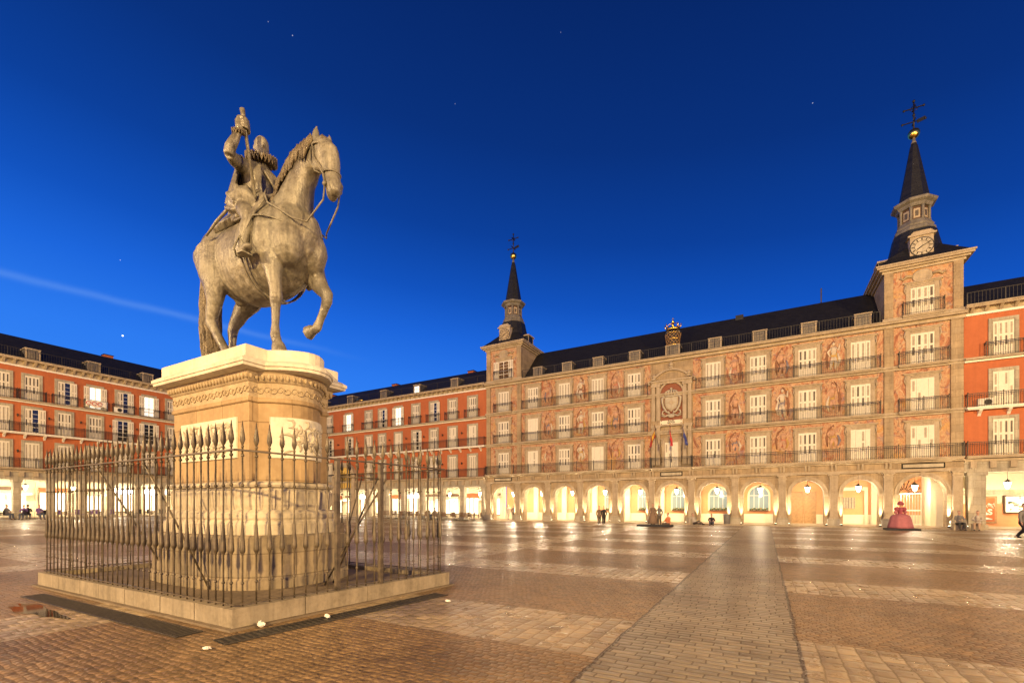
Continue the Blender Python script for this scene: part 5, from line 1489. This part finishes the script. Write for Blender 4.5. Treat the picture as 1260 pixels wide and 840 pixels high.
NW, L1, g1_ = red_range('red_apartment_block', 'red rendered apartment block joining the left clock tower, behind the railing gate', (0, FY, 0), 0, -66.45, -29.09, nwW[::-1],
    (5.25, 8.95, 12.42, 15.64, 16.35, .14), [-29.55, -32.7, -35.9, -39.2, -42.4, -45.6, -48.8, -52.2, -55.6, -59, -62.5, -65.4], [-52.52, -45.95, -39.99, -33.92, -58.8], 3, (3.4, 19.15))
weW = [-18.0, -15.4, -12.9, -10.3, -7.8, -5.2, -2.7, -.2, 2.3] + [4.8, 7.3, 9.8, 12.3] + [14.85, 17.0, 19.5, 22.1, 24.65, 27.25, 29.75] + [32.3, 34.9, 37.5, 40.1, 42.9]
WE, L2, g2_ = red_range('red_apartment_block', 'red rendered apartment block at the far left with cafe tables under its portico', (-66.5, 0, 0), PI / 2, -21.0, 55.4, weW,
    (5.62, 9.25, 12.62, 15.9, 16.75, .56), [-20.0 + 2.55 * k + .25 for k in range(26)], [-16, -11, -6, -1, 3.5, 8.2, 12.6, 17.1, 22.05, 27.2, 32.2, 37.5], 4, (4.2, 20.0))
neW = [15.0, 18.1, 21.2, 24.3, 27.4]
NE, L3, g3_ = red_range('red_apartment_block', 'red rendered apartment block right of the right clock tower with a poster shop', (0, FY, 0), 0, 12.90, 30, neW,
    (5.40, 8.95, 12.60, 15.75, 16.45, .12), [13.62, 17.9, 21.5, 25.1, 28.7], [18.2, 23.5], 2, (3.6, 19.3), .95)
# shops under the porticos
def shop(par, u0, u1, L, g, kind, seed):
    r = random.Random(seed); o = MB()
    o.box(u0, u1, 4.30, 4.398, g, L + .05, 'cream_plaster'); o = o.build('shop_front', par)
    b = MB(); w_ = (u1 - u0)
    b.box(u0 + .25, u1 - .25, 4.27, 4.298, g + .5, g + 2.6, 'shop_light'); b.build('pane', o)
    b = MB()
    for k in range(4): x = u0 + .25 + (w_ - .5) * k / 3; b.box(x - .05, x + .05, 4.20, 4.268, g, g + 2.7, 'dark_wood' if kind else 'white_paint')
    b.box(u0 + .2, u1 - .2, 4.2, 4.267, g + .4, g + .5, 'dark_wood'); b.build('frame', o)
    b = MB(); b.box(u0 + .2, u1 - .2, 4.05, 4.26, g + 2.72, g + 3.2, 'sign_light' if kind == 2 else 'red_plaster' if kind == 1 else 'dark_wood'); b.build('sign_board', o)
    if kind == 0:
        b = MB(); b.prism([(4.25, g + 2.95), (2.9, g + 2.45), (2.9, g + 2.35), (4.25, g + 2.85)], u0 + .1, u1 - .1, 'white_paint', 'x'); b.build('awning', o)
for k in range(11):
    a = -65.0 + 3.25 * k; shop(NW, a + .2, a + 3.0, L1, g1_, [0, 1, 0, 2, 0, 1, 2, 0, 0, 1, 0][k], k)
for k in range(19):
    a = -18.1 + 3.3 * k; shop(WE, a + .2, a + 3.0, L2, g2_, [1, 0, 0, 2, 1, 0, 0, 0, 1, 2, 0, 1, 0, 2, 2, 0, 1, 0, 0][k], 30 + k)
RW = ['far left', 'left', 'middle', 'right', 'far right']
for i, x in enumerate((-62, -57, -52, -46.8, -41.4, -36.0, -31.3)):
    lantern(x, FY + 1.9, 3.3, 'lit lantern in the portico behind the railing, beside the left clock tower' if i == 6 else 'lit lantern in the portico seen through the railing gate' if i in (4, 5) else 'lit lantern in the portico hidden behind the pedestal', 480)
for i, y in enumerate((9.0, 14.0, 17.0, 20.8, 24.8, 29.2, 33.8, 38.5)):
    lantern(-68.4, y, 3.75, 'lit lantern above the cafe tables at the far left portico' if i in (1, 2) else 'lit lantern in the left portico seen through the railing' , 480)
# poster shop on the right
b = MB(); b.box(13.2, 30, 4.25, 4.395, .1, 1.9, 'salmon_plaster'); b.box(13.2, 30, 4.2, 4.393, 2.62, 3.0, 'pale_limestone'); b.build('shop_front', NE)
ps = MB(); ps.box(14.35, 16.0, 4.12, 4.24, .35, 2.5, 'door_wood'); ps.box(14.5, 15.85, 4.09, 4.119, .5, 2.35, 'red_plaster')
po = ps.build('painted_shutter', NE)
b = MB(); r9 = random.Random(9)
for k in range(14):
    x = 14.65 + .08 * k; z = 1.62 + .25 * r9.random(); b.tube([(x, 4.085, z), (x + .10, 4.082, z + .18 * r9.random()), (x + .16, 4.085, z - .1)], [.02, .045, .02], 'white_paint', 5, (0, 1, 0))
b.tube([(14.62, 4.084, .75), (14.9, 4.08, .62), (15.3, 4.08, .72), (15.7, 4.084, .66)], [.06, .12, .12, .04], 'white_paint', 6, (0, 1, 0))
b.build('painted_scrolls', po)
link('lettering', text('RAS', .62, 'white_paint', .008, bold=.02), po, (15.18, 4.08, 1.22))
b = MB(); b.box(16.35, 19.4, 4.0, 4.24, 1.15, 2.55, 'dark_wood'); d_ = b.build('display_case', NE)
b = MB(); b.box(16.45, 19.3, 3.97, 3.999, 1.25, 2.45, 'shop_light')
r9 = random.Random(4)
for k in range(26):
    x = r9.uniform(16.5, 19.1); z = r9.uniform(1.3, 2.3); b.box(x, x + r9.uniform(.08, .28), 3.955 - .0007 * k, 3.969, z, z + r9.uniform(.08, .25), r9.choice(['bin_grey', 'louvre_paint', 'dark_wood', 'leaf_green', 'pale_limestone']))
b.build('display_pane', d_)
b = MB(); b.box(14.2, 15.4, 4.2, 4.39, 3.15, 4.0, 'louvre_paint')
for k in range(8): b.box(14.24 + .15 * k, 14.28 + .15 * k, 4.16, 4.199, 3.15, 4.0, 'dark_wood')
for k in range(5): b.box(14.2, 15.4, 4.162, 4.198, 3.2 + .17 * k, 3.23 + .17 * k, 'dark_wood')
b.build('wall_grille', NE)
lantern(15.75, FY + 1.6, 3.35, 'lit pendant lamp in front of the poster shop', 480)
lantern(20.0, FY + 1.6, 3.35, 'lit pendant lamp farther right along the poster shop portico', 420)

# tall street arch in the red block seen through the railing gate
plain('arch_yellow', (.62, .42, .10), .7)
b = MB(); u = -53.2; A_ = archpts(u, 1.75, 5.6, 16); B_ = archpts(u, 2.35, 5.6, 16)
b.prism([(u - 1.75, .14)] + A_ + [(u + 1.75, .14), (u + 2.35, .14)] + B_[::-1] + [(u - 2.35, .14)], -.62, -.02, 'trim_stone', 'y')
o = b.build('street_arch', NW)
b = MB(); b.prism([(u - 1.745, 4.3)] + archpts(u, 1.745, 5.6, 16) + [(u + 1.745, 4.3)], -.30, -.05, 'arch_yellow', 'y')
for k in range(5): b.box(u - 1.6 + .75 * k, u - 1.5 + .75 * k, -.33, -.301, 4.35, 6.6, 'dark_wood')
b.build('tympanum', o)
# gilded emblem on the roof slope
t = thing('roof_emblem', 'gilded emblem on the dark roof of the red block behind the pedestal', 'emblem', (-50.4, FY - .05, 16.40))
b = MB(); b.lathe([(.05, 0), (.62, .10), (.70, .30), (.45, .62), (.12, .75)], 14, 'gold_leaf', (0, 0, 0), True, 0, 1, .35); b.build('shell', t)
b = MB(); b.box(-.5, .5, -.08, .08, -.05, .02, 'black_iron'); b.build('base', t)
# cooling units standing on balconies
def cooler(x, y, z, rz, label):
    t = thing('cooling_unit', label, 'air conditioner', (x, y, z), rz, 'cooling units on balconies')
    b = MB(); b.box(-.42, .42, -.16, .16, 0, .58, 'white_paint'); b.build('casing', t)
    b = MB(); b.tube([(.10 + .21 * math.cos(2 * PI * k / 20), -.17, .29 + .21 * math.sin(2 * PI * k / 20)) for k in range(20)], .018, 'bin_grey', 5, (0, 1, 0), closed=True)
    A2_ = [(.10 + .20 * math.cos(2 * PI * k / 20), .29 + .20 * math.sin(2 * PI * k / 20)) for k in range(20)]; b.prism(A2_, -.166, -.161, 'drain_dark', 'y')
    for k in range(5): b.box(-.10, .30, -.178, -.168, .13 + .08 * k, .14 + .08 * k, 'bin_grey')
    b.build('fan_grille', t)
cooler(14.0, FY - .22, 8.96, 0, 'white cooling unit on the balcony right of the right clock tower')
cooler(-66.22, 24.1, 12.64, PI / 2, 'white cooling unit on the upper balcony of the far left red block')
# patterned cloth hung over a balcony rail
t = thing('balcony_banner', 'white cloth with red scroll pattern hung over an upper balcony rail', 'banner', (-66.02, 22.1, 12.72))
b = MB(); vs = []
for i in range(13):
    for j in range(7): vs.append((.02 * math.sin(i * 1.9) , -.95 + 1.9 * i / 12, .86 - .72 * j / 6 * (1 - .12 * math.sin(i * .8))))
b.add(vs, [(i * 7 + j, (i + 1) * 7 + j, (i + 1) * 7 + j + 1, i * 7 + j + 1) for i in range(12) for j in range(6)], 'white_paint', True)
o = b.build('cloth', t); md = o.modifiers.new('thickness', 'SOLIDIFY'); md.thickness = .01
b = MB()
for k in range(3): b.tube([(.035, -.75 + .5 * k + .2 * math.cos(a * .7), .5 + .2 * math.sin(a * .7)) for a in range(9)], .035, 'flag_red', 5, (1, 0, 0))
b.build('scroll_pattern', t)
# ------------------------------------------------------------------ people, chairs, bins
def cloth_mat(name, c): plain(name, c, .85, var=.1, bump=.2)
for n_, c_ in dict(coat_brown=(.20, .13, .085), coat_black=(.025, .022, .024), denim=(.07, .085, .13), coat_grey=(.16, .15, .15), shirt_orange=(.62, .20, .09), shirt_pale=(.42, .37, .31), pink_satin=(.30, .065, .085), pink_pale=(.37, .125, .14), hair_brown=(.05, .03, .018), trousers=(.09, .07, .055), violet=(.16, .08, .26), scarf=(.36, .25, .17)).items(): cloth_mat(n_, c_)
def person(label, x, y, rz, pose, coat, trousers, z=0.0, s=1.0, seat=.45, skirt=None, group=None, hair='hair_brown'):
    t = thing('person', label, 'person', (x, y, z), rz, group)
    b = MB(); K = 'skin'
    # facing -Y in its own frame
    if pose == 'stand': hip = .92; kn = [(-.10, -.02, .50), (.10, .04, .50)]; an = [(-.11, .04, .08), (.11, .10, .08)]; lean = 0
    elif pose == 'walk': hip = .90; kn = [(-.10, -.20, .52), (.10, .06, .48)]; an = [(-.10, -.28, .09), (.10, .38, .16)]; lean = -.04
    elif pose == 'sit': hip = seat + .10; kn = [(-.12, -.46, seat + .08), (.12, -.46, seat + .08)]; an = [(-.12, -.44, .08), (.13, -.52, .08)]; lean = -.02
    elif pose == 'ground': hip = .14; kn = [(-.14, -.42, .46), (.14, -.46, .40)]; an = [(-.14, -.62, .07), (.14, -.72, .07)]; lean = -.12
    elif pose == 'recline': hip = .14; kn = [(-.12, -.48, .22), (.14, -.46, .34)]; an = [(-.12, -.92, .08), (.14, -.84, .08)]; lean = .22
    sh = hip + .50
    b.tube([(0, 0, hip - .06), (0, lean * .2, hip + .06), (0, lean * .5, hip + .22), (0, lean * .9, sh - .08), (0, lean, sh + .02), (0, lean - .01, sh + .09)], [(.14, .11), (.165, .12), (.145, .105), (.185, .115), (.155, .09), (.06, .06)], K, 14)
    b.tube([(0, lean - .01, sh + .05), (0, lean - .03, sh + .17)], [.058, .055], K, 10)
    hz = sh + .27
    b.tube([(0, lean - .03, hz - .125), (0, lean - .05, hz - .08), (0, lean - .04, hz), (0, lean - .025, hz + .07), (0, lean - .02, hz + .115)], [(.04, .045), (.062, .08), (.076, .098), (.068, .09), (.025, .035)], K, 14)
    b.tube([(0, lean - .135, hz + .01), (0, lean - .165, hz - .03), (0, lean - .14, hz - .045)], [.012, .018, .012], K, 6)
    for q in (-1, 1): b.ball((q * .078, lean - .03, hz - .01), .022, K, 6, .5, .9, 1.3)
    for q in (0, 1):
        sx = -1 if q == 0 else 1
        b.tube([(sx * .09, 0, hip), (kn[q][0], kn[q][1], kn[q][2]), ((kn[q][0] + an[q][0]) / 2, (kn[q][1] + an[q][1]) / 2 + .02, (kn[q][2] + an[q][2]) / 2), an[q]], [.095, .065, .058, .042], K, 12)
        b.tube([(an[q][0], an[q][1] + .06, an[q][2] - .03), (an[q][0], an[q][1] - .06, an[q][2] - .03), (an[q][0], an[q][1] - .16, an[q][2] - .05)], [(.038, .04), (.045, .04), (.035, .022)], K, 8)
        if pose in ('stand', 'walk'): el = (sx * .25, lean + .04 * sx, sh - .28); wr = (sx * .24, lean - .10, sh - .52)
        elif pose == 'recline': el = (sx * .27, lean + .12, sh - .25); wr = (sx * .28, lean + .16, .07)
        else: el = (sx * .26, lean - .08, sh - .24); wr = (sx * .10, lean - .30, sh - .30)
        b.tube([(sx * .17, lean, sh), el, wr], [.056, .045, .032], K, 10)
        d = (Vector(wr) - Vector(el)).normalized(); w3 = Vector(wr)
        b.tube([w3, w3 + d * .05, w3 + d * .09], [(.028, .02), (.040, .02), (.036, .017)], K, 8, (0, 1, 0))
        for f in range(4): p0 = w3 + d * .085 + Vector((0, -.030 + .02 * f, 0)); b.tube([p0, p0 + d * .045, p0 + d * (.075 - .006 * abs(f - 1.5)) + Vector((-sx * .015, 0, 0))], [.010, .009, .007], K, 6)
        b.tube([w3 + d * .03 + Vector((0, -.03, 0)), w3 + d * .07 + Vector((0, -.062, 0))], [.011, .008], K, 6)
    body = link('body', remesh(b, 'body', .014, 1, 'skin'), t)
    c = MB()
    c.tube([(0, 0, hip - .10), (0, lean * .2, hip + .06), (0, lean * .5, hip + .22), (0, lean * .9, sh - .08), (0, lean, sh + .03), (0, lean - .01, sh + .075)], [(.185, .15), (.19, .145), (.17, .13), (.21, .14), (.175, .112), (.075, .075)], coat, 14)
    for q in (0, 1):
        sx = -1 if q == 0 else 1
        if pose in ('stand', 'walk'): el = (sx * .25, lean + .04 * sx, sh - .28); wr = (sx * .24, lean - .10, sh - .52)
        elif pose == 'recline': el = (sx * .27, lean + .12, sh - .25); wr = (sx * .28, lean + .16, .07)
        else: el = (sx * .26, lean - .08, sh - .24); wr = (sx * .10, lean - .30, sh - .30)
        c.tube([(sx * .16, lean, sh), el, Vector(el).lerp(Vector(wr), .95)], [.078, .064, .05], coat, 10)
    link('coat', remesh(c, 'coat', .018, 1, coat), t)
    c = MB()
    for q in (0, 1):
        sx = -1 if q == 0 else 1
        c.tube([(sx * .08, .0, hip + .03), (sx * .09, 0, hip - .04), kn[q], Vector(kn[q]).lerp(Vector(an[q]), .5) + Vector((0, .02, 0)), Vector(kn[q]).lerp(Vector(an[q]), .96)], [.11, .12, .085, .074, .062], trousers, 10)
    if skirt: c = MB(); c.lathe([(.17, hip + .08), (.24, hip - .1), (.34, .5), (.42, .1)], 24, skirt)
    link('skirt' if skirt else 'trousers', c.mesh('t') if skirt else remesh(c, 'trousers', .018, 1, trousers), t)
    c = MB(); c.ball((0, lean - .005, hz + .035), .098, hair, 12, .9, 1.0, 1.0)
    c.v = [(x_, max(y_, lean - .075) if z_ < hz + .05 else y_, max(z_, hz - .05)) for x_, y_, z_ in c.v]; c.build('hair', t)
    c = MB()
    for q in (0, 1):
        c.tube([(an[q][0], an[q][1] + .07, an[q][2] - .035), (an[q][0], an[q][1] - .06, an[q][2] - .03), (an[q][0], an[q][1] - .19, an[q][2] - .05)], [(.045, .045), (.054, .05), (.04, .028)], 'coat_black', 8)
    c.build('shoes', t)
    t.scale = (s, s, s)
    return t
person('person in a long light brown coat walking beside a dark coat before the arcade', -13.55, 41.0, .4, 'walk', 'coat_brown', 'trousers', 0, .96)
person('person in black coat and trousers walking close to a brown coated companion', -13.15, 41.15, .4, 'walk', 'coat_black', 'coat_black', 0, .97)
# street performer on a low stand under a big draped coat, and a figure seated behind
b = MB(); b.box(-9.5, -6.7, 38.6, 39.6, .0, .16, 'dark_fabric'); tag(b.build('low_platform'), 'low black platform under the draped brown figure', 'platform')
person('person standing on a low black platform in a very wide brown draped coat', -8.25, 39.0, .2, 'stand', 'coat_brown', 'trousers', .16, .98, skirt='coat_brown')
person('person in a dark jacket pressed beside the wide brown draped figure', -7.75, 39.15, .1, 'stand', 'coat_grey', 'trousers', .16, .93)
person('person in an orange top sitting at the right end of the low black platform', -7.05, 39.3, -.9, 'sit', 'shirt_orange', 'trousers', .0, 1, seat=.16)
person('person lying back against a pillar foot with legs stretched out', -5.75, 45.0, .95, 'recline', 'shirt_pale', 'trousers', .02)
person('person in a black jacket sitting cross kneed on the arcade step by the bin', -4.25, 44.5, .1, 'ground', 'coat_black', 'denim', .02)
person('person in dark clothes standing under the arch of the left clock tower', -26.3, 47.6, .3, 'stand', 'coat_grey', 'trousers', .1)
person('person in a pale shirt walking under the arch of the left clock tower', -27.2, 47.9, .9, 'walk', 'shirt_pale', 'shirt_pale', .1)
person('person in grey top and dark trousers sitting at the right tower pillar foot', 12.05, 43.9, .1, 'sit', 'coat_grey', 'coat_black', .0, 1, .4)
person('person in a pale loose wrap bending forward beside the right tower pillar', 12.95, 43.6, -.4, 'sit', 'shirt_pale', 'scarf', .0, 1, .4)
person('person in black trousers walking at the right edge of the square', 11.35, 32.6, .5, 'walk', 'coat_grey', 'coat_black', 0, 1.02)
for x, y in ((12.05, 44.0), (12.95, 43.68)):
    b = MB(); b.box(x - .28, x + .28, y - .12, y + .2, 0, .42, 'trim_stone'); b.box(x - .32, x + .32, y - .16, y + .24, .421, .46, 'trim_stone'); tag(b.build('stone_block', None), 'stone block seat at the foot of the right tower pillar', 'seat', 'stone block seats')
# living statue in a crinoline
pp = person('person in a wide pink satin crinoline dress and tall pink headdress on a black stand', 8.35, 41.6, .2, 'stand', 'pink_satin', 'pink_satin', .14, 1.0, skirt='pink_satin')
for c in pp.children:
    if c.name.startswith('skirt'):
        b = MB(); n = 48; rings = []
        for r_, z in ((.17, 1.02), (.30, 1.0), (.50, .90), (.57, .74), (.63, .45), (.69, .20), (.72, .02)):
            rings.append([(r_ * (1 + .035 * math.sin(8 * 2 * PI * k / n)) * math.cos(2 * PI * k / n), r_ * (1 + .035 * math.sin(8 * 2 * PI * k / n)) * math.sin(2 * PI * k / n), z) for k in range(n)])
        b.loft(rings, 'pink_pale', True, True); c.data = b.mesh('skirt')
b = MB()
for k in range(14):
    a = 2 * PI * k / 14; b.ball((.13 * math.cos(a), -.02 + .13 * math.sin(a), 1.70 + .04 * (k % 2)), .075, 'pink_satin', 8)
b.ball((0, -.02, 1.80), .15, 'pink_satin', 10); b.build('headdress', pp)
b = MB()
for s in (-1, 1): b.ball((s * .22, 0, 1.36), .15, 'pink_satin', 10); b.ball((s * .30, -.02, 1.16), .11, 'pink_pale', 8)
b.build('puff_sleeves', pp)
b = MB(); b.box(7.5, 9.35, 41.0, 42.3, 0, .14, 'dark_fabric'); tag(b.build('low_platform'), 'low black platform under the pink crinoline figure', 'platform')
# litter bins
def bin_(x, y, label):
    t = thing('litter_bin', label, 'bin', (x, y, .02))
    b = MB(); b.lathe([(.24, 0), (.26, .04), (.30, .92), (.30, .95), (.25, .95), (.22, .1)], 20, 'bin_grey'); b.build('body', t)
    b = MB(); b.lathe([(.31, .93), (.325, .95), (.325, .99), (.29, 1.0), (.29, .96)], 20, 'steel'); b.build('rim', t)
bin_(-3.05, 45.3, 'grey round litter bin on the arcade step near the seated figures')
# cafe furniture
def chair_proto(mat, label, group):
    t = thing('cafe_chair', label, 'chair', (0, 0, 0), 0, group)
    b = MB(); b.box(-.22, .22, -.22, .22, .43, .47, mat); b.build('seat', t)
    b = MB()
    for k in range(5): b.box(-.18 + .08 * k, -.14 + .08 * k, .20, .225, .48, .86, mat)
    b.box(-.22, .22, .195, .23, .861, .92, mat); b.build('backrest', t)
    for sx in (-1, 1):
        for sy in (-1, 1):
            b = MB(); b.tube([(sx * .20, sy * .20, .43), (sx * .22, sy * .23, 0)], .016, 'steel', 6); b.build('leg', t)
    return t
def table_proto(label, group):
    t = thing('cafe_table', label, 'table', (0, 0, 0), 0, group)
    b = MB(); b.lathe([(.36, .72), (.38, .73), (.38, .755), (.36, .76)], 20, 'steel'); b.build('table_top', t)
    b = MB(); b.lathe([(.03, .04), (.025, .72)], 8, 'steel'); b.lathe([(.24, 0), (.22, .03), (.03, .05)], 12, 'black_iron'); b.build('base', t)
    return t
cp = chair_proto('coat_brown', 'brown slatted cafe chair on the terrace before the red block left of the tower', 'cafe chairs beside the left clock tower')
tp = table_proto('round metal cafe table on the terrace before the red block left of the tower', 'cafe tables beside the left clock tower')
rc = random.Random(8); first = True; sp_ = []
for k in range(10):
    for j in range(2):
        x = -41.5 + 1.32 * k + rc.uniform(-.1, .1); y = 42.6 + 1.5 * j + rc.uniform(-.1, .1)
        sp_.append((x, y))
for i, (x, y) in enumerate(sp_):
    if i == 0: tp.location = (x, y, gz(x))
    else: dup(tp, (x, y, gz(x)))
    for q in range(3):
        a = rc.uniform(0, .6) + q * 2 * PI / 3 + .5; p = (x + .62 * math.cos(a), y + .62 * math.sin(a), gz(x))
        if i == 0 and q == 0: cp.location = p; cp.rotation_euler[2] = a - PI / 2
        else: dup(cp, p, a - PI / 2)
for i, (x, y, a, c_, l) in enumerate(((-35.9, 43.4, 1.2, 'coat_black', 'person in black sitting at a terrace table near the left clock tower'), (-34.6, 43.1, -1.4, 'coat_grey', 'person in grey sitting at a terrace table near the left clock tower'))):
    person(l, x, y, a, 'sit', c_, 'denim', gz(x), 1, .45)
cp2 = chair_proto('coat_black', 'black cafe chair beside the far left portico', 'black cafe chairs at the far left')
cp3 = chair_proto('violet', 'violet cafe chair by the far left portico near the railing', 'violet cafe chairs at the far left')
tp2 = table_proto('round cafe table by the far left portico', 'cafe tables at the far left')
i2 = 0; i3 = 0
for i, (x, y) in enumerate(((-63.2, 13.6), (-63.0, 15.0), (-63.4, 16.4), (-63.6, 19.0), (-63.6, 20.4), (-63.6, 22.0), (-63.6, 24.6), (-63.4, 26.6))):
    z = gz(x)
    if i == 0: tp2.location = (x, y, z)
    else: dup(tp2, (x, y, z))
    for q in range(4):
        a = q * PI / 2 + .4 + rc.uniform(-.2, .2); p = (x + .62 * math.cos(a), y + .62 * math.sin(a), z)
        src = cp2 if i < 3 or i > 5 else cp3
        k = i2 if src is cp2 else i3
        if k == 0: src.location = p; src.rotation_euler[2] = a - PI / 2
        else: dup(src, p, a - PI / 2)
        if src is cp2: i2 += 1
        else: i3 += 1
for x, y, a, c_, l in ((-63.1, 14.4, 2.2, 'coat_grey', 'person in a grey top at the leftmost cafe table'), (-62.7, 15.5, .9, 'violet', 'person in a violet jacket at the cafe table left of the railing'), (-63.3, 15.9, -1.9, 'coat_black', 'person in black facing away at the cafe table left of the railing'), (-63.0, 13.1, -.4, 'coat_black', 'person in black at the leftmost cafe table'), (-62.6, 16.5, 1.8, 'violet', 'person in violet at the cafe table nearest the railing')):
    person(l, x, y, a, 'sit', c_, 'denim', gz(x), 1, .45)
